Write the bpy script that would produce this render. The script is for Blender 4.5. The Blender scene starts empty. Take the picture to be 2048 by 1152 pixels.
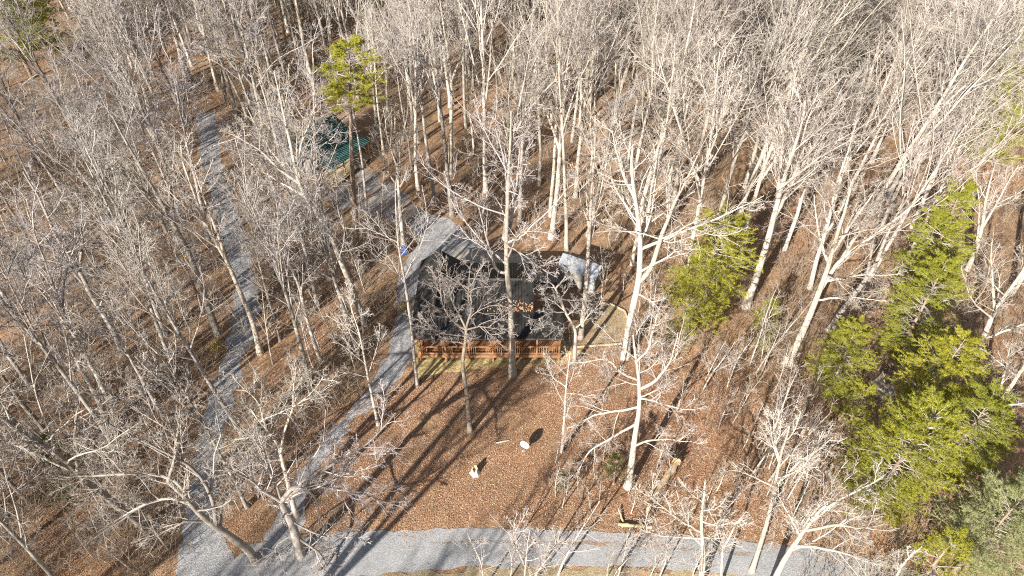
import bpy, math, random
import numpy as np
from mathutils import Vector
from mathutils.geometry import tessellate_polygon

scene = bpy.context.scene
col = scene.collection
R = math.radians

# ------------------------------------------------------------------ camera
CZ = 42.4
PITCH = R(43.0)
FPX = 1365.0
cam_d = bpy.data.cameras.new('camera')
cam_d.sensor_width = 36.0
cam_d.lens = FPX / 2048 * 36.0
cam_d.clip_start = 0.5
cam_d.clip_end = 4000
cam = bpy.data.objects.new('camera', cam_d)
cam.location = (0, 0, CZ)
cam.rotation_euler = (math.pi / 2 - PITCH, 0, 0)
col.objects.link(cam)
scene.camera = cam

# ------------------------------------------------------------------ sky, sun, exposure
SUN_EL, SHADOW_AZ = R(26), R(33.3)
w = bpy.data.worlds.new('World')
scene.world = w
w.use_nodes = True
nt = w.node_tree
nt.nodes.clear()
sky = nt.nodes.new('ShaderNodeTexSky')
sky.sky_type = 'NISHITA'
sky.sun_disc = False
sky.sun_elevation = SUN_EL
sky.sun_rotation = SHADOW_AZ + math.pi
bg = nt.nodes.new('ShaderNodeBackground')
bg.inputs['Strength'].default_value = 0.055
wo = nt.nodes.new('ShaderNodeOutputWorld')
nt.links.new(sky.outputs[0], bg.inputs['Color'])
nt.links.new(bg.outputs[0], wo.inputs['Surface'])
sl = bpy.data.lights.new('sun', 'SUN')
sl.energy = 5.0
sl.angle = R(0.5)
sl.color = (1.0, 0.955, 0.88)
sun = bpy.data.objects.new('sun', sl)
sun.rotation_euler = Vector((math.sin(SHADOW_AZ) * math.cos(SUN_EL), math.cos(SHADOW_AZ) * math.cos(SUN_EL), -math.sin(SUN_EL))).to_track_quat('-Z', 'Y').to_euler()
col.objects.link(sun)
scene.view_settings.view_transform = 'Standard'
scene.view_settings.look = 'None'
scene.view_settings.gamma = 1
scene.view_settings.use_curve_mapping = False
scene.view_settings.exposure = 1.25
scene.cycles.use_denoising = False
scene.cycles.max_bounces = 4
scene.cycles.diffuse_bounces = 2
scene.cycles.transparent_max_bounces = 4
scene.cycles.filter_width = 1.1

# ------------------------------------------------------------------ mapping between picture and ground
SP, CP = math.sin(PITCH), math.cos(PITCH)

def ray(px, py):
    u, v = (px - 1024) / FPX, (576 - py) / FPX
    return np.array([u, v * SP + CP, v * CP - SP])

def at(px, py, z=0.0):
    d = ray(px, py)
    return np.array([0, 0, CZ]) + d * ((z - CZ) / d[2])

def onplane(px, py, Y):
    d = ray(px, py)
    return np.array([0, 0, CZ]) + d * (Y / d[1])

def topx(x, y, z=0.0):
    dz = z - CZ
    dep = y * CP - dz * SP
    v = y * SP + dz * CP
    return 1024 + FPX * x / dep, 576 - FPX * v / dep

def inpoly(x, y, poly):
    ins = False
    n = len(poly)
    for i in range(n):
        x1, y1 = poly[i]
        x2, y2 = poly[(i + 1) % n]
        if (y1 > y) != (y2 > y) and x < (x2 - x1) * (y - y1) / (y2 - y1) + x1:
            ins = not ins
    return ins

# ------------------------------------------------------------------ materials
def mat(name, rough=0.9):
    m = bpy.data.materials.new(name)
    m.use_nodes = True
    b = m.node_tree.nodes['Principled BSDF']
    b.inputs['Roughness'].default_value = rough
    b.inputs['Specular IOR Level'].default_value = 0.2
    return m, m.node_tree, b

def N(t, typ, **kw):
    n = t.nodes.new(typ)
    for k, v in kw.items():
        if k in n.inputs:
            n.inputs[k].default_value = v
        else:
            setattr(n, k, v)
    return n

def ramp(t, fac, stops, interp='LINEAR'):
    r = t.nodes.new('ShaderNodeValToRGB')
    r.color_ramp.interpolation = interp
    while len(r.color_ramp.elements) < len(stops):
        r.color_ramp.elements.new(0.5)
    for e, (p, c) in zip(r.color_ramp.elements, stops):
        e.position = p
        e.color = (*c, 1)
    t.links.new(fac, r.inputs[0])
    return r.outputs[0]

def mix(t, fac, a, b, mode='MIX'):
    m = t.nodes.new('ShaderNodeMix')
    m.data_type = 'RGBA'
    m.blend_type = mode
    for s, v in ((m.inputs[0], fac), (m.inputs[6], a), (m.inputs[7], b)):
        if hasattr(v, 'links'):
            t.links.new(v, s)
        elif isinstance(v, tuple):
            s.default_value = (*v, 1)
        else:
            s.default_value = v
    return m.outputs[2]

def coords(t, kind='Object'):
    return t.nodes.new('ShaderNodeTexCoord').outputs[kind]

def noise(t, scale, vec=None, detail=4, rough=0.6, dist=0.0):
    n = N(t, 'ShaderNodeTexNoise', Scale=scale, Detail=detail, Roughness=rough, Distortion=dist)
    if vec is not None:
        t.links.new(vec, n.inputs['Vector'])
    return n.outputs['Fac']

def bump(t, b, h, strength, dist=0.05):
    n = N(t, 'ShaderNodeBump', Strength=strength, Distance=dist)
    t.links.new(h, n.inputs['Height'])
    t.links.new(n.outputs[0], b.inputs['Normal'])

def bark_mat(name, lo, hi, spot, stretch=(6, 6, 2)):
    m, t, b = mat(name)
    c = coords(t)
    mp = N(t, 'ShaderNodeMapping')
    mp.inputs['Scale'].default_value = stretch
    t.links.new(c, mp.inputs[0])
    n1 = noise(t, 1.0, mp.outputs[0], 5, 0.65)
    base = ramp(t, n1, [(0.3, lo), (0.62, hi)])
    n2 = noise(t, 0.9, c, 3, 0.6)
    sp = ramp(t, n2, [(0.56, (0, 0, 0)), (0.7, (1, 1, 1))])
    mm = t.nodes.new('ShaderNodeMath')
    mm.operation = 'MULTIPLY'
    t.links.new(sp, mm.inputs[0])
    mm.inputs[1].default_value = 0.55
    base = mix(t, mm.outputs[0], base, spot)
    info = t.nodes.new('ShaderNodeObjectInfo')
    tone = ramp(t, info.outputs['Random'], [(0, (0.70, 0.65, 0.62)), (0.25, (0.95, 0.90, 0.80)), (0.5, (0.86, 0.84, 0.80)), (0.75, (1.06, 1.0, 0.98)), (1, (1.12, 1.08, 1.02))])
    base = mix(t, 1.0, base, tone, 'MULTIPLY')
    t.links.new(base, b.inputs['Base Color'])
    bump(t, b, n1, 0.6, 0.03)
    return m

M = {}
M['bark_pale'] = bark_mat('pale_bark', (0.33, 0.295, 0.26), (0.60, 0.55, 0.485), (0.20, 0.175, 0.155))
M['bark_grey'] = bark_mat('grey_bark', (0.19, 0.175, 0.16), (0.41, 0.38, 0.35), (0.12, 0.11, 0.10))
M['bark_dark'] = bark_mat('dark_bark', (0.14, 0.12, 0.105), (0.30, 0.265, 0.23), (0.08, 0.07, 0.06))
M['bark_pine'] = bark_mat('pine_bark', (0.17, 0.12, 0.09), (0.34, 0.26, 0.20), (0.10, 0.075, 0.06))
M['twig_pale'] = bark_mat('pale_twigs', (0.33, 0.30, 0.27), (0.51, 0.47, 0.43), (0.25, 0.215, 0.19), (2, 2, 2))
M['twig_grey'] = bark_mat('grey_twigs', (0.29, 0.27, 0.26), (0.46, 0.43, 0.415), (0.20, 0.18, 0.17), (2, 2, 2))
M['brush'] = bark_mat('brush_twigs', (0.28, 0.22, 0.17), (0.48, 0.395, 0.32), (0.21, 0.155, 0.115), (2, 2, 2))

def needle_mat(name, a, b_, c_):
    m, t, b = mat(name, 0.7)
    n = noise(t, 1.7, coords(t), 3)
    base = ramp(t, n, [(0.3, a), (0.5, b_), (0.72, c_)])
    info = t.nodes.new('ShaderNodeObjectInfo')
    tone = ramp(t, info.outputs['Random'], [(0, (0.85, 0.9, 0.9)), (1, (1.1, 1.06, 1.0))])
    base = mix(t, 1.0, base, tone, 'MULTIPLY')
    t.links.new(base, b.inputs['Base Color'])
    tr = t.nodes.new('ShaderNodeBsdfTranslucent')
    t.links.new(base, tr.inputs['Color'])
    ms = t.nodes.new('ShaderNodeMixShader')
    ms.inputs[0].default_value = 0.42
    t.links.new(b.outputs[0], ms.inputs[1])
    t.links.new(tr.outputs[0], ms.inputs[2])
    out = t.nodes['Material Output']
    t.links.new(ms.outputs[0], out.inputs['Surface'])
    return m

M['needle'] = needle_mat('yellow_green_needles', (0.21, 0.22, 0.03), (0.39, 0.385, 0.05), (0.52, 0.50, 0.075))
M['needle_pale'] = needle_mat('blue_green_needles', (0.24, 0.26, 0.12), (0.40, 0.41, 0.20), (0.52, 0.51, 0.28))
M['needle_olive'] = needle_mat('olive_needles', (0.12, 0.125, 0.045), (0.19, 0.185, 0.065), (0.26, 0.24, 0.09))

def leaf_ground():
    m, t, b = mat('leaf_litter_ground')
    c = coords(t)
    v = N(t, 'ShaderNodeTexVoronoi', Scale=17.0)
    t.links.new(c, v.inputs['Vector'])
    sep = t.nodes.new('ShaderNodeSeparateColor')
    t.links.new(v.outputs['Color'], sep.inputs[0])
    leaf = ramp(t, sep.outputs[0], [(0.0, (0.20, 0.122, 0.070)), (0.35, (0.30, 0.188, 0.112)), (0.7, (0.39, 0.258, 0.160)), (1.0, (0.52, 0.375, 0.255))])
    big = noise(t, 0.09, c, 5, 0.6, 0.4)
    leaf = mix(t, 1.0, leaf, ramp(t, big, [(0.3, (0.78, 0.80, 0.80)), (0.5, (0.98, 0.95, 0.90)), (0.7, (1.12, 0.97, 0.84))]), 'MULTIPLY')
    mid = noise(t, 0.6, c, 5, 0.7)
    soil = ramp(t, mid, [(0.36, (0.66, 0.66, 0.66)), (0.62, (1.08, 1.06, 1.04))])
    leaf = mix(t, 1.0, leaf, soil, 'MULTIPLY')
    moss = noise(t, 0.13, c, 6, 0.7, 0.8)
    mf = ramp(t, moss, [(0.6, (0, 0, 0)), (0.74, (0.55, 0.55, 0.55))])
    leaf = mix(t, mf, leaf, (0.17, 0.15, 0.06))
    t.links.new(leaf, b.inputs['Base Color'])
    bump(t, b, v.outputs['Distance'], 0.35, 0.05)
    return m
M['ground'] = leaf_ground()

def gravel(name, a, b_, c_, leafy, scale=14):
    m, t, b = mat(name)
    c = coords(t)
    v = N(t, 'ShaderNodeTexVoronoi', Scale=scale)
    t.links.new(c, v.inputs['Vector'])
    sep = t.nodes.new('ShaderNodeSeparateColor')
    t.links.new(v.outputs['Color'], sep.inputs[0])
    g = ramp(t, sep.outputs[0], [(0, a), (0.5, b_), (1, c_)])
    mid = noise(t, 0.5, c, 5, 0.65)
    g = mix(t, 1.0, g, ramp(t, mid, [(0.3, (0.84, 0.83, 0.82)), (0.7, (1.1, 1.09, 1.07))]), 'MULTIPLY')
    lf = noise(t, 0.42, c, 8, 0.75, 0.5)
    f = ramp(t, lf, [(leafy, (0, 0, 0)), (leafy + 0.12, (0.85, 0.85, 0.85))])
    g = mix(t, f, g, (0.27, 0.17, 0.11))
    t.links.new(g, b.inputs['Base Color'])
    bump(t, b, v.outputs['Distance'], 0.5, 0.04)
    return m
M['gravel'] = gravel('grey_gravel', (0.24, 0.24, 0.245), (0.34, 0.34, 0.345), (0.46, 0.455, 0.45), 0.575)
M['gravel_leafy'] = gravel('leafy_gravel', (0.17, 0.16, 0.16), (0.29, 0.27, 0.25), (0.43, 0.40, 0.37), 0.47)
M['road'] = gravel('old_chip_seal_road', (0.26, 0.26, 0.265), (0.34, 0.34, 0.345), (0.44, 0.435, 0.43), 0.64, 22)
M['tan'] = gravel('dry_tan_grass', (0.40, 0.30, 0.12), (0.55, 0.43, 0.19), (0.66, 0.55, 0.28), 0.62, 11)
M['lawn'] = gravel('fine_tan_gravel', (0.26, 0.20, 0.12), (0.36, 0.285, 0.175), (0.46, 0.38, 0.25), 0.56, 16)

def plain(name, colr, rough=0.8, var=0.25, scale=3.0, metal=0.0, spec=0.2, stretch=(1, 1, 1)):
    m, t, b = mat(name, rough)
    c = coords(t)
    mp = N(t, 'ShaderNodeMapping')
    mp.inputs['Scale'].default_value = stretch
    t.links.new(c, mp.inputs[0])
    n = noise(t, scale, mp.outputs[0], 6, 0.7)
    lo = tuple(x * (1 - var) for x in colr)
    hi = tuple(min(1, x * (1 + var)) for x in colr)
    t.links.new(ramp(t, n, [(0.3, lo), (0.7, hi)]), b.inputs['Base Color'])
    b.inputs['Metallic'].default_value = metal
    b.inputs['Specular IOR Level'].default_value = spec
    bump(t, b, n, 0.2, 0.01)
    return m
M['wood_deck'] = plain('orange_stained_wood', (0.36, 0.185, 0.095), 0.7, 0.3, 4, stretch=(1, 6, 6))
M['wood_wall'] = plain('red_brown_log_siding', (0.17, 0.065, 0.035), 0.7, 0.3, 3, stretch=(0.6, 5, 5))
M['roof_black'] = plain('charcoal_metal_roof', (0.026, 0.024, 0.022), 0.6, 0.6, 1.1, 0.0, 0.22)
M['roof_green'] = plain('dark_green_metal_roof', (0.018, 0.068, 0.060), 0.6, 0.5, 1.0, 0.0, 0.25)
M['tin'] = plain('bare_tin_roof', (0.55, 0.58, 0.62), 0.38, 0.12, 2, 0.55, 0.5)
M['shed_wall'] = plain('grey_shed_boards', (0.23, 0.21, 0.19), 0.8, 0.3, 4, stretch=(5, 5, 1))
M['grey_wood'] = plain('weathered_grey_wood', (0.26, 0.235, 0.205), 0.85, 0.3, 4, stretch=(6, 6, 6))
M['tan_wood'] = plain('pale_new_wood', (0.50, 0.38, 0.24), 0.8, 0.25, 4)
M['dead_wood'] = plain('split_pale_dead_wood', (0.52, 0.38, 0.22), 0.85, 0.35, 5)
M['dead_bark'] = plain('rotting_bark', (0.46, 0.32, 0.18), 0.9, 0.4, 5)
M['stump'] = plain('weathered_stump_wood', (0.52, 0.46, 0.40), 0.9, 0.4, 7)
M['soil'] = plain('dark_root_soil', (0.035, 0.024, 0.017), 0.95, 0.5, 6)
M['white'] = plain('white_enamel', (0.80, 0.80, 0.79), 0.4, 0.04, 3, 0, 0.4)
M['steel'] = plain('grey_galvanised_steel', (0.36, 0.36, 0.37), 0.4, 0.15, 4, 0.7, 0.5)
M['blue'] = plain('blue_plastic', (0.03, 0.10, 0.35), 0.45, 0.15, 4, 0, 0.4)
M['red'] = plain('red_plastic', (0.50, 0.03, 0.025), 0.45, 0.15, 4, 0, 0.4)
M['stone'] = plain('pale_grey_stone', (0.42, 0.39, 0.36), 0.9, 0.35, 4)
M['glass'] = plain('dark_window_glass', (0.02, 0.025, 0.03), 0.08, 0.1, 1, 0, 0.6)
M['trim'] = plain('dark_trim', (0.07, 0.06, 0.05), 0.6, 0.2)
M['concrete'] = plain('pale_concrete', (0.36, 0.33, 0.28), 0.9, 0.15, 2)
M['leaf_a'] = plain('dry_brown_leaf', (0.36, 0.205, 0.115), 0.8, 0.35, 0.35)
M['leaf_b'] = plain('dry_pale_leaf', (0.52, 0.365, 0.25), 0.7, 0.3, 0.7)
M['leaf_c'] = plain('dry_rust_leaf', (0.36, 0.17, 0.09), 0.8, 0.3, 0.7)
M['leaf_y'] = plain('dry_yellow_leaf', (0.50, 0.36, 0.06), 0.7, 0.3, 2)

# ------------------------------------------------------------------ object helpers
def mesh_np(name, verts, faces_list, mats, mat_idx=None, smooth=True):
    """verts (n,3); faces_list = arrays of shape (k,3) or (k,4)."""
    me = bpy.data.meshes.new(name)
    verts = np.asarray(verts, np.float32)
    me.vertices.add(len(verts))
    me.vertices.foreach_set('co', verts.ravel())
    loops = np.concatenate([np.asarray(f, np.int32).ravel() for f in faces_list])
    tot = np.concatenate([np.full(len(f), np.asarray(f).shape[1], np.int32) for f in faces_list])
    start = np.concatenate([[0], np.cumsum(tot)[:-1]]).astype(np.int32)
    me.loops.add(len(loops))
    me.loops.foreach_set('vertex_index', loops)
    me.polygons.add(len(tot))
    me.polygons.foreach_set('loop_start', start)
    me.polygons.foreach_set('use_smooth', np.full(len(tot), smooth))
    for m in mats:
        me.materials.append(m)
    if mat_idx is not None:
        me.polygons.foreach_set('material_index', np.asarray(mat_idx, np.int32))
    me.update(calc_edges=True)
    return me

def link(name, me, parent=None, loc=None):
    o = bpy.data.objects.new(name, me)
    col.objects.link(o)
    if parent is not None:
        o.parent = parent
    if loc is not None:
        o.location = loc
    return o

def thing(name, label, cat, loc=(0, 0, 0), rz=0.0, group=None):
    o = bpy.data.objects.new(name, None)
    o.empty_display_size = 0.5
    col.objects.link(o)
    o.location = [float(v) for v in loc]
    o.rotation_euler = (0, 0, rz)
    tag(o, label, cat, group)
    return o

def tag(o, label, cat, group=None):
    o['label'] = label
    o['category'] = cat
    if group:
        o['group'] = group
    return o

class MB:
    """collects boxes, tubes and prisms into one mesh"""
    def __init__(s):
        s.v, s.f = [], []
    def box(s, c, d, rz=0.0, tilt=None):
        cx, cy, cz = c
        hx, hy, hz = d[0] / 2, d[1] / 2, d[2] / 2
        n = len(s.v)
        ca, sa = math.cos(rz), math.sin(rz)
        for z in (-hz, hz):
            for x, y in ((-hx, -hy), (hx, -hy), (hx, hy), (-hx, hy)):
                s.v.append((cx + x * ca - y * sa, cy + x * sa + y * ca, cz + z))
        for q in ((3, 2, 1, 0), (4, 5, 6, 7), (0, 1, 5, 4), (1, 2, 6, 5), (2, 3, 7, 6), (3, 0, 4, 7)):
            s.f.append([n + i for i in q])
        return s
    def tube(s, pts, rad, sides=10, caps=True):
        pts = [Vector(p) for p in pts]
        rad = rad if hasattr(rad, '__len__') else [rad] * len(pts)
        base = len(s.v)
        for i, p in enumerate(pts):
            d = (pts[min(i + 1, len(pts) - 1)] - pts[max(i - 1, 0)]).normalized()
            a = d.cross(Vector((0, 0, 1)) if abs(d.z) < 0.9 else Vector((1, 0, 0))).normalized()
            b = d.cross(a)
            for k in range(sides):
                t = 2 * math.pi * k / sides
                s.v.append(tuple(p + (a * math.cos(t) + b * math.sin(t)) * rad[i]))
        for i in range(len(pts) - 1):
            for k in range(sides):
                k2 = (k + 1) % sides
                s.f.append([base + i * sides + k, base + i * sides + k2, base + (i + 1) * sides + k2, base + (i + 1) * sides + k])
        if caps:
            s.f.append([base + k for k in range(sides)])
            s.f.append([base + (len(pts) - 1) * sides + k for k in reversed(range(sides))])
        return s
    def poly(s, pts):
        n = len(s.v)
        s.v += [tuple(p) for p in pts]
        s.f.append(list(range(n, n + len(pts))))
        return s
    def prism(s, pts, off):
        n = len(s.v)
        k = len(pts)
        s.v += [tuple(p) for p in pts] + [tuple(np.asarray(p) + np.asarray(off)) for p in pts]
        s.f.append([n + i for i in reversed(range(k))])
        s.f.append([n + k + i for i in range(k)])
        for i in range(k):
            j = (i + 1) % k
            s.f.append([n + i, n + j, n + k + j, n + k + i])
        return s
    def build(s, name, m, parent=None, loc=None, smooth=False):
        me = bpy.data.meshes.new(name)
        me.from_pydata(s.v, [], s.f)
        me.materials.append(m)
        if smooth:
            me.polygons.foreach_set('use_smooth', np.full(len(me.polygons), True))
        me.update()
        return link(name, me, parent, loc)

def copy_tree(o, parent=None):
    c = o.copy()
    col.objects.link(c)
    if parent is not None:
        c.parent = parent
    for ch in o.children:
        copy_tree(ch, c)
    return c

# ------------------------------------------------------------------ setting: ground, lanes, road
gm = MB()
gm.poly([(-1500, -1500, 0), (1500, -1500, 0), (1500, 1500, 0), (-1500, 1500, 0)])
ground = gm.build('ground', M['ground'])
ground['kind'] = 'structure'

def rough_edge(poly, seed, step=0.7, amp=0.28):
    rng = random.Random(seed)
    out = []
    n = len(poly)
    for i in range(n):
        a, b = np.array(poly[i]), np.array(poly[(i + 1) % n])
        k = max(1, int(np.linalg.norm(b - a) / step))
        for j in range(k):
            p = a + (b - a) * j / k
            out.append((p[0] + rng.uniform(-amp, amp), p[1] + rng.uniform(-amp, amp)))
    return out

def sheet(name, pxs, z, m, seed, amp=0.28):
    poly = [tuple(at(*p)[:2]) for p in pxs]
    pts = rough_edge(poly, seed, amp=amp)
    vs = [Vector((x, y, z)) for x, y in pts]
    tris = tessellate_polygon([vs])
    me = bpy.data.meshes.new(name)
    me.from_pydata([tuple(v) for v in vs], [], [list(t) for t in tris])
    me.materials.append(m)
    me.update()
    # faces up
    if sum(p.normal.z for p in me.polygons) < 0:
        me.flip_normals()
    o = link(name, me)
    o['kind'] = 'structure'
    return o

LANE = [(392, 225), (398, 290), (408, 340), (420, 400), (440, 470), (460, 540), (470, 600), (463, 660), (446, 720), (424, 790), (402, 870), (385, 960), (365, 1060), (345, 1220),
        (500, 1200), (470, 1110), (436, 1040), (430, 960), (444, 880), (464, 800), (488, 720), (514, 660), (518, 600), (510, 540), (492, 480), (472, 420), (454, 360), (442, 300), (426, 225)]
DRIVE = [(525, 1090), (560, 1010), (600, 945), (650, 880), (700, 820), (745, 760), (772, 710), (788, 660), (795, 600), (790, 560), (815, 520), (838, 480), (826, 455), (850, 425),
         (905, 440), (945, 475), (985, 505), (1070, 515), (1075, 540), (950, 560), (836, 575), (832, 640), (828, 700), (812, 735), (795, 762), (755, 800), (702, 850), (650, 925), (614, 1000), (602, 1085)]
PARK = [(850, 425), (805, 385), (750, 345), (700, 345), (640, 400), (690, 420), (750, 428), (826, 455)]
ROAD = [(505, 1085), (600, 1074), (700, 1066), (850, 1058), (1000, 1056), (1150, 1060), (1300, 1068), (1450, 1078), (1600, 1092), (1750, 1116), (1900, 1160), (2060, 1230),
        (2060, 1330), (1850, 1235), (1600, 1168), (1450, 1146), (1300, 1134), (1100, 1130), (950, 1134), (800, 1144), (600, 1168), (420, 1215), (330, 1240)]
sheet('gravel_lane', LANE, 0.012, M['gravel'], 1)
sheet('gravel_parking_area', PARK, 0.008, M['gravel_leafy'], 3, 0.5)
sheet('gravel_driveway', DRIVE, 0.016, M['gravel'], 2)
sheet('road', ROAD, 0.024, M['road'], 4, 0.12)
STRIP = [(860, 1082), (1000, 1080), (1200, 1084), (1350, 1092), (1500, 1104), (1500, 1112), (1350, 1099), (1200, 1091), (1000, 1087), (860, 1088)]
sheet('road_dirt_strip', STRIP, 0.028, M['gravel_leafy'], 15, 0.1)
SHOULDER = [(620, 1172), (800, 1146), (950, 1136), (1100, 1132), (1300, 1136), (1450, 1148), (1600, 1170), (1600, 1205), (1450, 1182), (1250, 1166), (1000, 1168), (800, 1185), (640, 1215)]
sheet('dry_grass_verge', SHOULDER, 0.02, M['lawn'], 5, 0.35)
FRONT = [(826, 700), (835, 760), (870, 748), (950, 740), (1040, 736), (1125, 728), (1180, 705), (1130, 690), (1125, 640), (835, 650)]
sheet('dry_grass_strip', FRONT, 0.020, M['tan'], 6, 0.3)
LAWN = [(1130, 690), (1150, 650), (1178, 622), (1195, 605), (1222, 608), (1248, 622), (1262, 650), (1258, 684), (1200, 690), (1160, 694)]
sheet('tan_gravel_pad', LAWN, 0.028, M['lawn'], 7, 0.12)
CONC = [(905, 500), (940, 498), (1068, 512), (1070, 545), (835, 545), (838, 527), (900, 527)]
sheet('concrete_apron', CONC, 0.030, M['concrete'], 8, 0.04)

# ------------------------------------------------------------------ cabin
def corrug(name, p0, u, v, m, parent, pw=0.92, rib=0.23, h=0.03, th=0.04):
    """roof slope built of ribbed sheets side by side. p0 eave corner, u along the eave, v up the slope"""
    p0, u, v = map(lambda a: np.array(a, float), (p0, u, v))
    L = np.linalg.norm(u)
    n = max(1, round(L / pw))
    nrm = np.cross(u, v)
    nrm /= np.linalg.norm(nrm)
    if nrm[2] < 0:
        nrm = -nrm
    shared = None
    uw = u / n
    k = max(2, round(np.linalg.norm(uw) / rib))
    prof = [(0.004, 0)]
    for i in range(k):
        a, b = i / k, (i + 1) / k
        s = (b - a)
        prof += [(a + s * 0.30, 0), (a + s * 0.42, h), (a + s * 0.60, h), (a + s * 0.72, 0)]
    prof += [(0.996, 0)]
    pts = [uw * t + nrm * hh for t, hh in prof] + [uw * 0.996 - nrm * th, uw * 0.004 - nrm * th]
    mb = MB()
    mb.prism([tuple(p) for p in pts], v)
    me = bpy.data.meshes.new(name)
    me.from_pydata(mb.v, [], mb.f)
    me.materials.append(m)
    me.update()
    for i in range(n):
        lift = nrm * (0.006 if i % 2 else 0.0)
        link(name, me, parent, p0 + uw * i + lift)

cab = thing('cabin', 'log cabin with charcoal ribbed metal roof and orange railed front porch', 'cabin', (0, 0, 0))
# walls
def wall_logs(name, a, b, z0, z1, m, parent, log=0.24, depth=0.06):
    """log siding wall between ground points a and b: stacked bulging courses, one mesh"""
    a, b = np.array(a, float), np.array(b, float)
    d = b - a
    d /= np.linalg.norm(d)
    nrm = np.array([d[1], -d[0]])
    prof = []
    n = max(1, round((z1 - z0) / log))
    s = (z1 - z0) / n
    for i in range(n):
        z = z0 + i * s
        prof += [(0, z), (depth * 0.8, z + s * 0.18), (depth, z + s * 0.5), (depth * 0.8, z + s * 0.82)]
    prof += [(0, z1), (-0.12, z1), (-0.12, z0)]
    pts = [(a[0] + nrm[0] * o, a[1] + nrm[1] * o, z) for o, z in prof]
    mb = MB()
    mb.prism(pts, (b[0] - a[0], b[1] - a[1], 0))
    return mb.build(name, m, parent)

X0, X1, Y0, Y1 = -7.5, 1.5, 38.75, 44.85
fw = wall_logs('front_wall', (X0, Y0), (X1, Y0), 0.0, 3.45, M['wood_wall'], cab)
rw = wall_logs('end_wall', (X1, Y0 + .13), (X1, Y1 - .13), 0.0, 3.3, M['wood_wall'], cab)
bw = wall_logs('back_wall', (X1, Y1), (X0, Y1), 0.0, 3.2, M['wood_wall'], cab)
lw = wall_logs('end_wall', (X0, Y1 - .13), (X0, Y0 + .13), 0.0, 3.4, M['wood_wall'], cab)
MB().prism([(1.38, 38.9, 3.32), (1.38, 44.7, 3.32), (1.38, 41.2, 4.82)], (0.12, 0, 0)).build('gable', M['wood_wall'], cab)
MB().prism([(-5.6, 38.9, 3.5), (-5.6, 44.7, 3.4), (-5.6, 41.2, 4.82)], (0.1, 0, 0)).build('gable', M['wood_wall'], cab)
MB().prism([(-7.5, 38.72, 3.6), (-4.9, 38.72, 3.6), (-6.2, 38.72, 4.5)], (0, 0.1, 0)).build('gable', M['trim'], cab)
MB().prism([(-7.5, 44.75, 3.5), (-4.9, 44.75, 3.5), (-6.2, 44.75, 4.5)], (0, 0.1, 0)).build('gable', M['trim'], cab)
# door and windows on the front wall
d = MB().box((-1.9, Y0 - 0.085, 1.93), (0.95, 0.06, 2.0)).build('door', M['wood_deck'], cab)
MB().tube([(-1.55, Y0 - 0.15, 1.9), (-1.55, Y0 - 0.12, 1.9)], 0.035, 8).build('handle', M['steel'], d)
for wx in (-5.9, -3.9, 0.2):
    wn = MB()
    for dx in (-0.58, 0.58):
        wn.box((wx + dx, Y0 - 0.09, 2.1), (0.1, 0.07, 1.2))
    for dz in (-0.55, 0.55):
        wn.box((wx, Y0 - 0.09, 2.1 + dz), (1.06, 0.06, 0.1))
    wf = wn.build('window', M['tan_wood'], cab)
    MB().box((wx, Y0 - 0.075, 2.1), (1.06, 0.03, 1.0)).build('pane', M['glass'], wf)
# roof: main block, left wing, porch
RB = M['roof_black']
corrug('roof_panel', (-5.6, 38.5, 3.72), (7.35, 0, 0), (0, 2.7, 1.25), RB, cab)          # front slope
corrug('roof_panel', (-4.6, 45.3, 3.16), (6.35, 0, 0), (0, -4.1, 1.81), RB, cab)         # back slope
corrug('roof_panel', (-7.95, 38.4, 3.42), (0, 6.9, 0), (1.75, 0, 1.2), RB, cab)          # wing, lane side
corrug('roof_panel', (-4.45, 38.4, 3.42), (0, 6.9, 0), (-1.75, 0, 1.2), RB, cab)         # wing, inner side
corrug('roof_panel', (-7.9, 36.35, 3.10), (11.95, 0, 0), (0, 2.2, 0.58), RB, cab)        # porch
MB().prism([(-5.6, 41.05, 4.96), (-5.6, 41.2, 5.04), (-5.6, 41.35, 4.96), (-5.6, 41.2, 4.90)], (7.35, 0, 0)).build('ridge_cap', M['trim'], cab)
MB().prism([(-6.33, 38.38, 4.62), (-6.2, 38.38, 4.70), (-6.07, 38.38, 4.62), (-6.2, 38.38, 4.55)], (0, 6.94, 0)).build('ridge_cap', M['trim'], cab)
MB().box((-1.92, 36.31, 3.05), (11.97, 0.04, 0.16)).build('fascia', M['trim'], cab)
MB().box((1.72, 43.2, 3.0), (0.03, 0.1, 0.1)).build('gutter_end', M['trim'], cab)
ch = MB().tube([(-4.9, 39.6, 3.6), (-4.9, 39.6, 5.0)], 0.11, 12).build('flue_pipe', M['steel'], cab)
MB().tube([(-4.9, 39.6, 5.0), (-4.9, 39.6, 5.06), (-4.9, 39.6, 5.16)], [0.17, 0.17, 0.04], 12).build('cap', M['steel'], ch)
# porch floor
WD = M['wood_deck']
pf = MB().box((-1.85, 37.65, 0.77), (11.45, 2.05, 0.12)).build('floor_frame', WD, cab)
bm_ = MB().box((0, 0, 0), (11.5, 0.136, 0.034))
bme = bpy.data.meshes.new('floor_board')
bme.from_pydata(bm_.v, [], bm_.f)
bme.materials.append(WD)
for i in range(15):
    link('floor_board', bme, cab, (-1.85, 36.63 + i * 0.143, 0.852 + (0.003 if i % 2 else 0)))
MB().box((-1.85, 36.585, 0.74), (11.54, 0.05, 0.26)).build('rim_joist', WD, cab)
POSTX = [-7.39, -5.34, -3.45, -1.55, 0.25, 1.99, 3.78]
for px_ in POSTX:
    MB().box((px_, 36.68, 1.72), (0.14, 0.14, 2.78)).build('porch_post', WD, cab)
    MB().box((px_ + 0.02, 36.72, 0.3), (0.15, 0.15, 0.62)).build('deck_pier', WD, cab)
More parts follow.
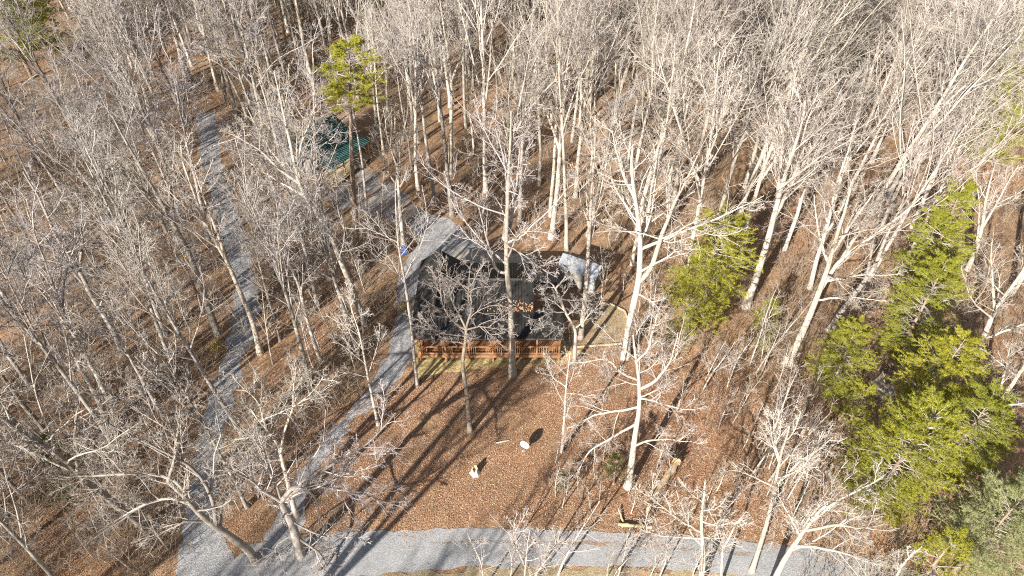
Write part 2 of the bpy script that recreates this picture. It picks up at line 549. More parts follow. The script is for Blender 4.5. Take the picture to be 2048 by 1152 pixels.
MB().box((-1.85, 36.68, 3.02), (11.4, 0.12, 0.12)).build('beam', WD, cab)
bal = MB().box((0, 0, 0), (0.05, 0.05, 0.74))
balme = bpy.data.meshes.new('baluster')
balme.from_pydata(bal.v, [], bal.f)
balme.materials.append(WD)
for a, b in zip(POSTX[:-1], POSTX[1:]):
    L = b - a - 0.16
    cx = (a + b) / 2
    MB().box((cx, 36.66, 1.80), (L, 0.13, 0.05)).build('top_rail', WD, cab)
    MB().box((cx, 36.67, 1.02), (L, 0.06, 0.08)).build('bottom_rail', WD, cab)
    for dx in (0.14, 0.30, 0.46):
        link('baluster', balme, cab, (a + 0.07 + dx, 36.67, 1.415))
        link('baluster', balme, cab, (b - 0.07 - dx, 36.67, 1.415))
for xx in (-7.46, 3.85):
    MB().box((xx, 37.75, 1.80), (0.05, 1.9, 0.05)).build('top_rail', WD, cab)
    MB().box((xx, 37.75, 1.02), (0.05, 1.9, 0.08)).build('bottom_rail', WD, cab)
    for k in range(8):
        link('baluster', balme, cab, (xx, 36.95 + k * 0.22, 1.415))
# extra deck beside the end wall
dk = MB()
for i in range(16):
    dk = MB().box((2.75, 38.8 + i * 0.2, 0.83), (2.2, 0.185, 0.04)).build('side_deck_board', M['grey_wood'], cab)
for x_, y_ in ((1.75, 38.9), (3.75, 38.9), (1.75, 41.7), (3.75, 41.7)):
    MB().box((x_, y_, 0.4), (0.13, 0.13, 0.8)).build('deck_pier', M['grey_wood'], cab)

# ------------------------------------------------------------------ walkway behind the cabin
wk = thing('boardwalk', 'raised grey plank walkway from the cabin to the tin-roofed shed', 'walkway', (2.0, 46.3, 0))
for i in range(14):
    MB().box((0.1 + i * 0.2, 0, 0.52), (0.185, 1.15, 0.04)).build('plank', M['grey_wood'], wk)
for y_ in (-0.5, 0.5):
    MB().box((1.4, y_, 0.44), (2.75, 0.06, 0.12)).build('joist', M['grey_wood'], wk)
    for x_ in (0.15, 1.4, 2.65):
        MB().box((x_, y_ * 1.14, 0.25), (0.1, 0.06, 0.5)).build('walkway_post', M['grey_wood'], wk)
    
# ------------------------------------------------------------------ shed
a = at(1187, 586)
b = at(1116, 562)
ang = math.atan2(a[1] - b[1], a[0] - b[0])
sh = thing('shed', 'small grey shed with a bright bare tin roof behind the cabin', 'shed', ((a[0] + b[0]) / 2, (a[1] + b[1]) / 2, 0), ang)
SL, SD = float(np.linalg.norm(a - b)), 1.9
for nm, c_, dd in (('wall', (0, 0, 0.95), (SL, 0.08, 1.9)), ('wall', (0, SD, 0.95), (SL, 0.08, 1.9)),
                   ('wall', (-SL / 2 + .04, SD / 2, 0.95), (0.08, SD - 0.09, 1.9)), ('wall', (SL / 2 - .04, SD / 2, 0.95), (0.08, SD - 0.09, 1.9))):
    MB().box(c_, dd).build(nm, M['shed_wall'], sh)
nb = 18
for i in range(nb):
    MB().box((-SL / 2 + (i + .5) * SL / nb, -0.055, 0.95), (SL / nb * 0.9, 0.025, 1.84)).build('board', M['shed_wall'], sh)
for i in range(13):
    MB().box((SL / 2 + 0.015, (i + .5) * SD / 13, 0.95), (0.025, SD / 13 * 0.9, 1.84)).build('board', M['shed_wall'], sh)
for x_ in (-SL / 2 + .03, SL / 2 - .11):
    MB().prism([(x_, 0.05, 1.9), (x_, SD - 0.05, 1.9), (x_, SD * 0.62, 2.42)], (0.08, 0, 0)).build('gable', M['shed_wall'], sh)
corrug('roof_panel', (-SL / 2 - 0.15, -0.22, 1.85), (SL + 0.3, 0, 0), (0, SD * 0.62 + 0.22, 0.62), M['tin'], sh, 0.75, 0.25, 0.02)
corrug('roof_panel', (-SL / 2 - 0.15, SD + 0.2, 1.85), (SL + 0.3, 0, 0), (0, -SD * 0.38 - 0.2, 0.62), M['shed_wall'], sh, 0.75, 0.25, 0.02)
MB().box((0, SD * 0.62, 2.50), (SL + 0.32, 0.12, 0.03)).build('ridge_cap', M['trim'], sh)
dr = MB().box((0.3, -0.09, 0.92), (0.85, 0.04, 1.75)).build('door', M['grey_wood'], sh)
MB().box((0.62, -0.125, 0.95), (0.05, 0.03, 0.14)).build('handle', M['steel'], dr)
MB().box((SL / 2 - 0.2, -0.1, 0.95), (0.35, 0.04, 1.9)).build('tin_sheet', M['tin'], sh)

# ------------------------------------------------------------------ green roofed house
gh = thing('green_roofed_house', 'small house with dark green ribbed metal roof among the trees by the lane', 'house', (-21.6, 66.5, 0), R(63))
GL, GD = 6.0, 4.2
for nm, c_, dd in (('wall', (0, -GD / 2, 1.5), (GL, 0.12, 3.0)), ('wall', (0, GD / 2, 1.5), (GL, 0.12, 3.0)),
                   ('wall', (-GL / 2 + .06, 0, 1.5), (0.12, GD - .13, 3.0)), ('wall', (GL / 2 - .06, 0, 1.5), (0.12, GD - .13, 3.0))):
    MB().box(c_, dd).build(nm, M['shed_wall'], gh)
for x_ in (-GL / 2 + .02, GL / 2 - .12):
    MB().prism([(x_, -GD / 2, 3.0), (x_, GD / 2, 3.0), (x_, 0.0, 4.25)], (0.1, 0, 0)).build('gable', M['shed_wall'], gh)
corrug('roof_panel', (-GL / 2 - 0.3, -GD / 2 - 0.4, 2.85), (GL + .6, 0, 0), (0, GD / 2 + 0.4, 1.5), M['roof_green'], gh, 0.9, 0.3, 0.05)
corrug('roof_panel', (-GL / 2 - 0.3, GD / 2 + 0.4, 2.85), (GL + .6, 0, 0), (0, -GD / 2 - 0.4, 1.5), M['roof_green'], gh, 0.9, 0.3, 0.05)
corrug('porch_roof_panel', (-GL / 2 - 0.3, -GD / 2 - 2.6, 2.2), (GL + .6, 0, 0), (0, 2.1, 0.5), M['roof_green'], gh, 0.9, 0.3, 0.05)
MB().box((0, 0, 4.39), (GL + .6, 0.25, 0.05)).build('ridge_cap', M['roof_green'], gh)
for x_ in (-GL / 2, -1.4, 1.4, GL / 2):
    MB().box((x_, -GD / 2 - 2.4, 1.1), (0.13, 0.13, 2.2)).build('porch_post', M['tan_wood'], gh)
for i in range(14):
    MB().box((0, -GD / 2 - 0.2 - i * 0.19, 0.45), (GL, 0.175, 0.05)).build('floor_board', M['tan_wood'], gh)
MB().box((-1.5, -GD / 2 - 0.09, 1.3), (0.9, 0.05, 2.0)).build('door', M['trim'], gh)
for wx in (1.6, -3.2):
    wf = MB().box((wx, -GD / 2 - 0.085, 1.7), (1.1, 0.05, 1.2)).build('window', M['tan_wood'], gh)
    MB().box((wx, -GD / 2 - 0.12, 1.7), (0.94, 0.02, 1.04)).build('pane', M['glass'], wf)
p = at(655, 352)
dkt = thing('wooden_steps', 'pale plank landing with steps below the green-roofed house', 'steps', (p[0], p[1], 0), R(-28))
for i in range(12):
    MB().box((0, -0.9 + i * 0.19, 0.5), (3.2, 0.175, 0.05)).build('plank', M['tan_wood'], dkt)
for x_ in (-1.5, 1.5):
    for y_ in (-0.9, 1.1):
        MB().box((x_, y_, 0.24), (0.12, 0.12, 0.46)).build('post', M['tan_wood'], dkt)
for i in range(3):
    MB().box((-0.6, -1.15 - i * 0.28, 0.36 - i * 0.15), (1.2, 0.26, 0.05)).build('step_tread', M['tan_wood'], dkt)
    for x_ in (-1.15, -0.05):
        MB().box((x_, -1.15 - i * 0.28, 0.18 - i * 0.06), (0.05, 0.2, 0.28 - i * 0.1)).build('step_support', M['tan_wood'], dkt)

# ------------------------------------------------------------------ yard objects
rng0 = random.Random(77)
p = at(1050, 901)
dish = thing('satellite_dish', 'white satellite dish on a short pole in the leafy front yard', 'satellite dish', p)
MB().tube([(0, 0, -0.1), (0, 0, 0.62)], 0.03, 10).build('pole', M['steel'], dish, smooth=True)
nrm = Vector((-0.38, -0.92, 0.02)).normalized()
q = nrm.to_track_quat('Z', 'Y')
dv, df = [], []
rings, seg, RD = 6, 28, 0.35
for side in (0, 1):
    for i in range(rings + 1):
        r_ = RD * i / rings
        for k in range(seg):
            t_ = 2 * math.pi * k / seg
            v_ = Vector((r_ * math.cos(t_), r_ * math.sin(t_) * 1.08, 0.11 * (r_ / RD) ** 2 - 0.012 * side))
            dv.append(tuple(q @ v_ + Vector((0, 0, 0.80)) + nrm * -0.02))
    o_ = side * (rings + 1) * seg
    for i in range(rings):
        for k in range(seg):
            f_ = [o_ + i * seg + k, o_ + i * seg + (k + 1) % seg, o_ + (i + 1) * seg + (k + 1) % seg, o_ + (i + 1) * seg + k]
            df.append(f_ if side == 0 else f_[::-1])
for k in range(seg):
    a_, b_ = rings * seg + k, rings * seg + (k + 1) % seg
    df.append([a_, b_, b_ + (rings + 1) * seg, a_ + (rings + 1) * seg])
dm = bpy.data.meshes.new('reflector')
dm.from_pydata(dv, [], df)
dm.materials.append(M['white'])
dm.polygons.foreach_set('use_smooth', np.full(len(dm.polygons), True))
link('reflector', dm, dish)
base_ = q @ Vector((0, -0.36, 0.10)) + Vector((0, 0, 0.8))
tip_ = q @ Vector((0, -0.26, 0.46)) + Vector((0, 0, 0.8))
MB().tube([tuple(base_), tuple(tip_)], 0.014, 8).build('feed_arm', M['steel'], dish)
MB().box(tuple(tip_), (0.09, 0.07, 0.07)).build('receiver', M['white'], dish)
MB().box((0, 0.02, 0.66), (0.09, 0.09, 0.16)).build('bracket', M['steel'], dish)

def jag_stump(name, px, py, r, h, label, m, seed, cat='stump'):
    rg = random.Random(seed)
    p = at(px, py)
    t_ = thing(name, label, cat, p)
    n = 14
    v, f = [], []
    prof = [rg.uniform(0.8, 1.2) for _ in range(n)]
    tops = [h * rg.uniform(0.65, 1.15) for _ in range(n)]
    for lv, (rr, zz) in enumerate(((1.7, -0.05), (1.25, 0.12), (1.0, 0.3), (0.92, 1.0))):
        for k in range(n):
            a_ = 2 * math.pi * k / n
            z_ = zz if lv < 2 else (tops[k] if lv == 3 else tops[k] * 0.5)
            v.append((r * rr * prof[k] * math.cos(a_), r * rr * prof[k] * math.sin(a_), z_))
    for lv in range(3):
        for k in range(n):
            f.append([lv * n + k, lv * n + (k + 1) % n, (lv + 1) * n + (k + 1) % n, (lv + 1) * n + k])
    me = bpy.data.meshes.new('bark')
    me.from_pydata(v, [], f)
    me.materials.append(m)
    link('bark', me, t_)
    c = len(v)
    tv = [v[3 * n + k] for k in range(n)] + [(0, 0, h * 0.55)]
    me2 = bpy.data.meshes.new('broken_top')
    me2.from_pydata(tv, [], [[k, (k + 1) % n, n] for k in range(n)])
    me2.materials.append(M['dead_wood'])
    link('broken_top', me2, t_)
    return t_
jag_stump('tree_stump', 950, 946, 0.24, 0.62, 'pale weathered stump standing in the leaves of the front yard', M['stump'], 3)
jag_stump('tree_stump', 766, 668, 0.42, 0.7, 'pale broken stump beside the driveway bend near the cabin', M['stump'], 4)
jag_stump('tree_stump', 1766, 778, 0.6, 1.5, 'tall grey split stump among the yellow-green pines', M['stump'], 5)

def log(name, pts, r0, r1, label, m, cat='log', endm=None, part='log_body'):
    t_ = thing(name, label, cat, pts[0])
    o = Vector(pts[0])
    P = [Vector(q_) - o for q_ in pts]
    n = 9
    rg = random.Random(len(label))
    pp = [P[0].lerp(P[-1], i / (n - 1)) if len(P) == 2 else None for i in range(n)]
    pp = [x + Vector((rg.uniform(-1, 1), rg.uniform(-1, 1), 0)) * r0 * 0.3 for x in pp]
    rr = [(r0 + (r1 - r0) * i / (n - 1)) * rg.uniform(0.88, 1.1) for i in range(n)]
    MB().tube([tuple(x) for x in pp], rr, 10).build(part, m, t_, smooth=True)
    return t_
a, b = at(1352, 922), at(1300, 1010)
lg = log('fallen_log', [(a[0], a[1], 0.22), (b[0], b[1], 0.2)], 0.3, 0.21, 'long fallen trunk with dark root end lying on the slope above the road', M['dead_bark'])
c2 = at(1291, 1034)
MB().tube([tuple(Vector((b[0], b[1], 0.18)) - Vector(lg.location)), tuple(Vector(((b[0] + c2[0]) / 2, (b[1] + c2[1]) / 2, 0.16)) - Vector(lg.location)), tuple(Vector((c2[0], c2[1], 0.10)) - Vector(lg.location))], [0.19, 0.13, 0.02], 8).build('split_end', M['dead_wood'], lg)
rt = MB()
rg = random.Random(5)
dirv = Vector((a[0] - b[0], a[1] - b[1], 0)).normalized()
sidev = Vector((-dirv.y, dirv.x, 0))
for k in range(16):
    t_ = rg.uniform(0, 2 * math.pi)
    e = (sidev * math.cos(t_) + Vector((0, 0, 1)) * math.sin(t_)) * rg.uniform(0.4, 0.8) + dirv * rg.uniform(0.1, 0.5)
    rt.tube([(0, 0, 0.05), tuple(e * 0.6 + Vector((0, 0, 0.1))), tuple(e + Vector((0, 0, 0.15)))], [0.16, 0.1, 0.03], 6)
rt.build('root_plate', M['soil'], lg)
a, b = at(1236, 1050), at(1302, 1056)
log('fallen_log', [(a[0], a[1], 0.12), (b[0], b[1], 0.12)], 0.13, 0.11, 'short pale log lying along the road edge', M['dead_wood'])
a, b = at(1236, 1022), at(1246, 1046)
log('fallen_branch', [(a[0], a[1], 0.3), (b[0], b[1], 0.08)], 0.05, 0.07, 'thin pale branch leaning on the short road edge log', M['dead_wood'], 'branch', part='stick')
a, b = at(990, 887), at(1018, 881)
log('fallen_branch', [(a[0], a[1], 0.05), (b[0], b[1], 0.05)], 0.06, 0.035, 'short white stick on the yard leaves beyond the stump', M['stump'], 'branch', part='stick')
a, b = at(1085, 1045), at(1170, 1049)

# barrel, bucket, can
p = at(810, 508)
br = thing('barrel', 'blue plastic barrel under a tree beside the gravel driveway', 'barrel', p)
MB().tube([(0, 0, 0), (0, 0, .08), (0, 0, .3), (0, 0, .32), (0, 0, .36), (0, 0, .6), (0, 0, .62), (0, 0, .66), (0, 0, .86), (0, 0, .92)], [.25, .28, .29, .305, .29, .29, .305, .29, .28, .25], 18).build('drum', M['blue'], br, smooth=True)
MB().tube([(0, 0, .92), (0, 0, .95)], [.26, .26], 18).build('lid', M['blue'], br)
p = at(800, 503)
bk = thing('bucket', 'white bucket standing next to the blue barrel', 'bucket', p)
MB().tube([(0, 0, 0), (0, 0, .38)], [.15, .18], 16).build('pail', M['white'], bk, smooth=True)
MB().tube([(-.18, 0, .36), (-.12, 0, .46), (0, 0, .5), (.12, 0, .46), (.18, 0, .36)], .012, 6).build('handle', M['steel'], bk)
p = at(489, 305)
rc = thing('fuel_can', 'red fuel can on the ground between lane and green-roofed house', 'fuel can', p)
MB().box((0, 0, 0.3), (0.6, 0.36, 0.58)).build('can_body', M['red'], rc)
MB().tube([(0.18, 0, 0.58), (0.3, 0, 0.78)], 0.05, 8).build('spout', M['trim'], rc)
MB().tube([(-.2, 0, .58), (-.14, 0, .68), (0.02, 0, .68), (.08, 0, .58)], .03, 6).build('handle', M['red'], rc)

def rock(px, py, s, label, seed):
    rg = random.Random(seed)
    p = at(px, py)
    v, f = [], []
    nr, ns = 6, 9
    for i in range(nr + 1):
        th = math.pi * i / nr
        for k in range(ns):
            a_ = 2 * math.pi * k / ns
            r_ = s * rg.uniform(0.78, 1.15)
            v.append((r_ * math.sin(th) * math.cos(a_), r_ * 0.8 * math.sin(th) * math.sin(a_), r_ * 0.6 * math.cos(th) + s * 0.25))
    for i in range(nr):
        for k in range(ns):
            f.append([i * ns + k, (i + 1) * ns + k, (i + 1) * ns + (k + 1) % ns, i * ns + (k + 1) % ns])
    me = bpy.data.meshes.new('boulder')
    me.from_pydata(v, [], f)
    me.materials.append(M['stone'])
    o = link('boulder', me, None, p)
    tag(o, label, 'boulder')
rock(266, 924, 0.55, 'pale grey boulder in the woods near the lane bend', 1)
rock(757, 672, 0.22, 'small pale rock at the foot of the driveway stump', 2)
# edging round the tan pad
ed = thing('garden_edging', 'low pale timber edging round the tan gravel pad beside the cabin', 'edging', at(1220, 610))
eo = Vector(ed.location)
E = [at(*q_) for q_ in ((1178, 622), (1196, 606), (1222, 609), (1249, 623), (1261, 650), (1257, 684))]
for a_, b_ in zip(E[:-1], E[1:]):
    L_ = float(np.linalg.norm(b_ - a_))
    k_ = max(1, round(L_ / 0.9))
    for j in range(k_):
        s_ = a_ + (b_ - a_) * ((j + .5) / k_)
        MB().box((s_[0] - eo.x, s_[1] - eo.y, 0.07), (L_ / k_ * 0.96, 0.10, 0.14), math.atan2(b_[1] - a_[1], b_[0] - a_[0])).build('timber', M['tan_wood'], ed)
bx = thing('garden_edging', 'straight pale timber edging along the front of the tan pad', 'edging', at(1190, 692))
eo = Vector(bx.location)
a_, b_ = at(1152, 695), at(1244, 688)
for j in range(4):
    s_ = a_ + (b_ - a_) * ((j + .5) / 4)
    MB().box((s_[0] - eo.x, s_[1] - eo.y, 0.07), (float(np.linalg.norm(b_ - a_)) / 4 * 0.97, 0.11, 0.14), math.atan2(b_[1] - a_[1], b_[0] - a_[0])).build('timber', M['tan_wood'], bx)

# ------------------------------------------------------------------ trees: growing and skinning branches, all branches of one order at once
def unit(a):
    return a / np.maximum(np.linalg.norm(a, axis=-1, keepdims=True), 1e-9)

def grow(rg, P0, D0, L, n, wig, trop):
    m = len(P0)
    P = np.empty((m, n, 3))
    P[:, 0] = P0
    D = unit(D0)
    step = (L / (n - 1))[:, None]
    for i in range(1, n):
        D = D + rg.normal(0, wig, (m, 3))
        D[:, 2] += trop
        D = unit(D)
        P[:, i] = P[:, i - 1] + D * step
    return P

def sprout(rg, P, RAD, Lp, k, t0, t1, ang, lf, n, wig, trop, rf, rmin, taper=0.55, end=0.3):
    m, npt, _ = P.shape
    idx = np.repeat(np.arange(m), k)
    j = np.tile(np.arange(k), m)
    t = t0 + (t1 - t0) * (j + rg.random(m * k)) / k
    f = t * (npt - 1)
    i0 = np.clip(f.astype(int), 0, npt - 2)
    fr = (f - i0)[:, None]
    A, B = P[idx, i0], P[idx, i0 + 1]
    pos = A + (B - A) * fr
    tan = unit(B - A)
    ref = np.where(np.abs(tan[:, 2:3]) < 0.9, np.array([[0, 0, 1.0]]), np.array([[1.0, 0, 0]]))
    u = unit(np.cross(tan, ref))
    v = np.cross(tan, u)
    phase = np.repeat(rg.random(m) * 6.283, k)
    az = phase + j * 2.39996 + rg.normal(0, 0.35, m * k)
    an = rg.uniform(ang[0], ang[1], m * k)
    D = tan * np.cos(an)[:, None] + (u * np.cos(az)[:, None] + v * np.sin(az)[:, None]) * np.sin(an)[:, None]
    L = Lp[idx] * lf * (1 - taper * (t - t0) / max(1e-6, t1 - t0)) * rg.uniform(0.6, 1.25, m * k)
    r = RAD[idx, i0] * (1 - fr[:, 0]) + RAD[idx, i0 + 1] * fr[:, 0]
    r = np.maximum(np.minimum(r * 0.9, r * rf * (0.6 + 0.4 * np.clip(L / np.maximum(Lp[idx] * lf, 1e-6), 0, 1))), rmin)
    PP = grow(rg, pos, D, L, n, wig, trop)
    s = np.linspace(0, 1, n)[None, :]
    RR = np.maximum(r[:, None] * (1 - (1 - end) * s), rmin * 0.75)
    return PP, RR, L

def skin(P, RAD, sides):
    m, n, _ = P.shape
    T = np.empty_like(P)
    T[:, 1:-1] = P[:, 2:] - P[:, :-2]
    T[:, 0] = P[:, 1] - P[:, 0]
    T[:, -1] = P[:, -1] - P[:, -2]
    T = unit(T)
    mean = unit(P[:, -1] - P[:, 0])
    ref = np.where(np.abs(mean[:, 2:3]) < 0.75, np.array([[0, 0, 1.0]]), np.array([[1.0, 0.3, 0]]))[:, None, :]
    U = unit(np.cross(T, np.broadcast_to(ref, T.shape)))
    V = np.cross(T, U)
    a = np.arange(sides) * (2 * math.pi / sides)
    ring = P[:, :, None, :] + RAD[:, :, None, None] * (U[:, :, None, :] * np.cos(a)[None, None, :, None] + V[:, :, None, :] * np.sin(a)[None, None, :, None])
    verts = ring.reshape(-1, 3)
    b = (np.arange(m)[:, None, None] * n + np.arange(n - 1)[None, :, None]) * sides
    k = np.arange(sides)[None, None, :]
    k2 = (k + 1) % sides
    F = np.stack([b + k, b + k2, b + sides + k2, b + sides + k], -1).reshape(-1, 4)
    return verts, F

def tubes_mesh(name, groups, m):
    vs, fs, o = [], [], 0
    for P, RAD, sides in groups:
        if len(P) == 0:
            continue
        v, f = skin(P, RAD, sides)
        vs.append(v)
        fs.append(f + o)
        o += len(v)
    return mesh_np(name, np.concatenate(vs), [np.concatenate(fs)], [m])

STYLES = {
    #        fork, limbs, limb angle, limb length, tropism, wiggle, k2, k3, k4
    'vase':   (0.42, 15, (18, 42), 0.46, 0.055, 0.055, 6, 6, 4),
    'spread': (0.40, 13, (38, 72), 0.44, 0.045, 0.12, 7, 6, 4),
    'slim':   (0.52, 12, (25, 48), 0.26, 0.06, 0.07, 6, 5, 4),
    'pole':   (0.62, 10, (22, 45), 0.22, 0.06, 0.06, 6, 5, 3),
}

def orders(rg, P, RAD, L, st, dens=1.0, rm=(0.017, 0.0105, 0.0075)):
    """second, third and fourth order branches on the given limbs"""
    fork, n1, ang, lf, tr, wig, k2, k3, k4 = STYLES[st]
    g = []
    P2, R2, L2 = sprout(rg, P, RAD, L, max(3, round(k2 * dens)), 0.18, 0.97, (R(25), R(58)), 0.50, 6, wig * 1.5, tr * 0.8, 0.55, rm[0])
    g.append((P2, R2, 4))
    P3, R3, L3 = sprout(rg, P2, R2, L2, k3, 0.12, 0.98, (R(25), R(62)), 0.50, 4 if st == 'spread' else 3, wig * 2.0, tr * 0.8, 0.55, rm[1])
    g.append((P3, R3, 3))
    P4, R4, L4 = sprout(rg, P3, R3, L3, k4, 0.12, 0.99, (R(22), R(60)), 0.62, 2, wig * 2.2, tr * 0.8, 0.6, rm[2])
    g.append((P4, R4, 3))
    return g

def wild_tree(seed, H, r, st):
    """a forest tree: returns trunk mesh (stem and leaders) and crown mesh"""
    rg = np.random.default_rng(seed)
    fork, n1, ang, lf, tr, wig, k2, k3, k4 = STYLES[st]
    n = 16
    lean = rg.normal(0, 0.035, 2)
    P = grow(rg, np.zeros((1, 3)), np.array([[lean[0], lean[1], 1.0]]), np.array([H * 1.0]), n, 0.03 if st != 'spread' else 0.05, 0.02)
    s = np.linspace(0, 1, n)
    rad = r * (1 - 0.86 * s ** 1.15)
    rad[0] *= 1.45
    rad[1] *= 1.06
    P[0, 0, 2] = -0.15
    RAD = rad[None, :]
    Lh = np.array([H])
    nl = int(rg.integers(1, 4)) if st in ('vase', 'spread') else int(rg.integers(0, 2))
    tg = [(P, RAD, 9)]
    PL, RL, LL = P, RAD, Lh
    if nl:
        P1, R1, L1 = sprout(rg, P, RAD, Lh, nl, fork - 0.05, fork + 0.22, (R(13), R(26)), 0.52, 11, wig * 0.7, tr, 0.78, 0.05, 0.3, 0.2)
        tg.append((P1, R1, 7))
    A, RA, LA = sprout(rg, P, RAD, Lh, n1, fork, 0.985, (R(ang[0]), R(ang[1])), lf, 9, wig, tr, 0.5, 0.035, 0.62)
    lim = [(A, RA, LA)]
    if nl:
        lim.append(sprout(rg, P1, R1, L1, 7, 0.25, 0.98, (R(ang[0]), R(ang[1])), lf * 1.1, 9, wig, tr, 0.5, 0.03, 0.6))
    PA = np.concatenate([x[0] for x in lim])
    RAa = np.concatenate([x[1] for x in lim])
    LAa = np.concatenate([x[2] for x in lim])
    # a few dead stubs low on the stem
    S, RS, LS = sprout(rg, P, RAD, Lh, 5, 0.18, fork, (R(50), R(85)), 0.07, 5, 0.15, 0.0, 0.2, 0.016)
    g = [(PA, RAa, 5), (S, RS, 3)] + orders(rg, PA, RAa, LAa, st)
    return g, tg

BARKS = {'pale': ('bark_pale', 'twig_pale'), 'grey': ('bark_grey', 'twig_grey'), 'dark': ('bark_dark', 'twig_grey')}

# ------------------------------------------------------------------ trees traced one by one: base, trunk, limbs
def path3(pts, Yb, dy=0.0, depth_end=None):
    n = len(pts)
    return np.array([onplane(p_[0], p_[1], Yb + dy * (i / max(1, n - 1))) for i, p_ in enumerate(pts)])

def resample(P, n):
    d = np.concatenate([[0], np.cumsum(np.linalg.norm(np.diff(P, axis=0), axis=1))])
    t = np.linspace(0, d[-1], n)
    Q = np.stack([np.interp(t, d, P[:, i]) for i in range(3)], -1)
    Q[1:-1] = 0.25 * Q[:-2] + 0.5 * Q[1:-1] + 0.25 * Q[2:]
    return Q, d[-1]

hero_xy = []
def hero(label, trunk, r, limbs=(), bark='pale', st='spread', auto=7, fork=0.45, seed=1, lean=0.0, extend=0.0, dens=1.0, base=None, endr=0.2, cat='tree', name='bare_tree', autolen=0.30):
    rg = np.random.default_rng(seed)
    b = at(*(base or trunk[0]))
    Yb = b[1]
    T = path3(trunk, Yb, lean)
    if base is not None:
        T = np.concatenate([[b], T])
    T[0] = b
    if extend:
        d_ = unit((T[-1] - T[-2])[None])[0]
        d_ = unit((d_ + np.array([0, 0, 0.7]))[None])[0]
        T = np.concatenate([T, [T[-1] + d_ * extend * 0.5, T[-1] + d_ * extend + rg.normal(0, extend * .08, 3)]])
    T = T - b
    T[0, 2] = -0.12
    n = 20
    P, L = resample(T, n)
    wob = np.cumsum(rg.normal(0, 0.05, n))
    P[1:, 1] += (wob - wob[0])[1:] * np.linspace(0, 1, n)[1:]
    s = np.linspace(0, 1, n)
    rad = r * (1 - (1 - endr) * s ** 1.1)
    rad[0] *= 1.5
    rad[1] *= 1.12
    t_ = thing(name, label, cat, b)
    bm, tm = M[BARKS[bark][0]], M[BARKS[bark][1]]
    link('trunk', tubes_mesh('trunk', [(P[None], rad[None], 10)], bm), t_)
    fk, n1, ang, lf, tr, wig, k2, k3, k4 = STYLES[st]
    ps, rs, ls = [], [], []
    for i, lb in enumerate(limbs):
        pts, dy, lr = lb
        Q = path3(pts, Yb, dy) - b
        # start on the trunk
        j = int(np.argmin(np.linalg.norm(P - Q[0], axis=1)))
        Q[0] = P[j]
        if len(limbs) > 0:
            d_ = unit((Q[-1] - Q[-2])[None])[0]
            Q = np.concatenate([Q, [Q[-1] + unit((d_ + np.array([0, 0, 0.25]))[None])[0] * 0.8]])
        QP, QL = resample(Q, 12)
        QP[1:] += np.cumsum(rg.normal(0, 0.03, (11, 3)), axis=0)
        r0 = min(lr, rad[j] * 0.95)
        QR = r0 * (1 - 0.82 * np.linspace(0, 1, 12))
        link('limb', tubes_mesh('limb', [(QP[None], QR[None], 8)], bm), t_)
        ps.append(QP)
        rs.append(QR)
        ls.append(QL)
    groups = []
    if ps:
        TP, TR, TL = np.array(ps), np.array(rs), np.array(ls)
        A1, RA1, LA1 = sprout(rg, TP, TR, TL * 1.0, 4, 0.3, 0.98, (R(25), R(60)), 0.42, 9, wig, tr, 0.5, 0.028, 0.5)
        groups += [(A1, RA1, 5)]
        g2 = orders(rg, np.concatenate([A1]), np.concatenate([RA1]), LA1, st, 0.8)
        g3 = orders(rg, TP, TR, TL, st, 1.0)
        groups += g2 + g3
    if auto:
        A, RA, LA = sprout(rg, P[None], rad[None], np.array([L]), auto, fork, 0.985, (R(ang[0]), R(ang[1])), autolen, 9, wig, tr, 0.5, 0.028, 0.6)
        groups += [(A, RA, 5)] + orders(rg, A, RA, LA, st, dens)
    link('crown', tubes_mesh('crown', groups, tm), t_)
    hero_xy.append((b[0], b[1]))
    return t_

H = hero
H('tall straight grey tree rising before the middle of the cabin porch', [(1025, 750), (1024, 697), (1022, 631), (1019, 585), (1014, 550), (1012, 500), (1014, 440), (1016, 380), (1020, 310)], 0.27,
  [([(1014, 556), (994, 545), (982, 499), (971, 459), (958, 400)], 1.0, 0.12), ([(1018, 520), (1037, 466), (1060, 462), (1086, 466)], -1.5, 0.09), ([(1016, 500), (1027, 499), (1053, 515), (1086, 542)], -2.0, 0.07),
   ([(1014, 500), (1024, 433), (1033, 380), (1040, 310)], 1.5, 0.14)], 'grey', 'spread', 9, 0.5, 11, dens=0.9, extend=2.5)
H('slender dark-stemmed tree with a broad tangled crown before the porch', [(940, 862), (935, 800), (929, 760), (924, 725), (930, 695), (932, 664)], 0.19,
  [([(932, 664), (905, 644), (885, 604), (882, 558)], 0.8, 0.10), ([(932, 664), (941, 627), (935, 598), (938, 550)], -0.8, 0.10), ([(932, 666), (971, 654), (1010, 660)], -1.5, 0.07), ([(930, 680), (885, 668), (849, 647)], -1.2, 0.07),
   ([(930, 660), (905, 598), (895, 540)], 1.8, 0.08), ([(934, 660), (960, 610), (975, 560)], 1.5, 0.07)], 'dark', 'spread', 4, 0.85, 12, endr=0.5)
H('thin pale tree leaning beside the porch corner near the driveway', [(834, 772), (825, 684), (814, 591), (802, 527), (796, 494), (793, 450), (790, 400)], 0.15,
  [([(796, 499), (765, 471), (725, 454)], 1.0, 0.06), ([(809, 560), (829, 517), (849, 474), (856, 440)], -0.8, 0.06)], 'grey', 'slim', 8, 0.5, 13, extend=1.5, autolen=0.2)
H('white-barked tree rising directly behind the blue barrel', [(807, 492), (802, 440), (797, 384), (793, 330), (791, 280)], 0.22,
  [([(793, 367), (802, 290), (814, 225)], 1.0, 0.12), ([(794, 340), (775, 280), (770, 230)], -1, 0.1), ([(796, 380), (770, 330), (755, 290)], 0.5, 0.09)], 'pale', 'vase', 8, 0.4, 14, extend=3)
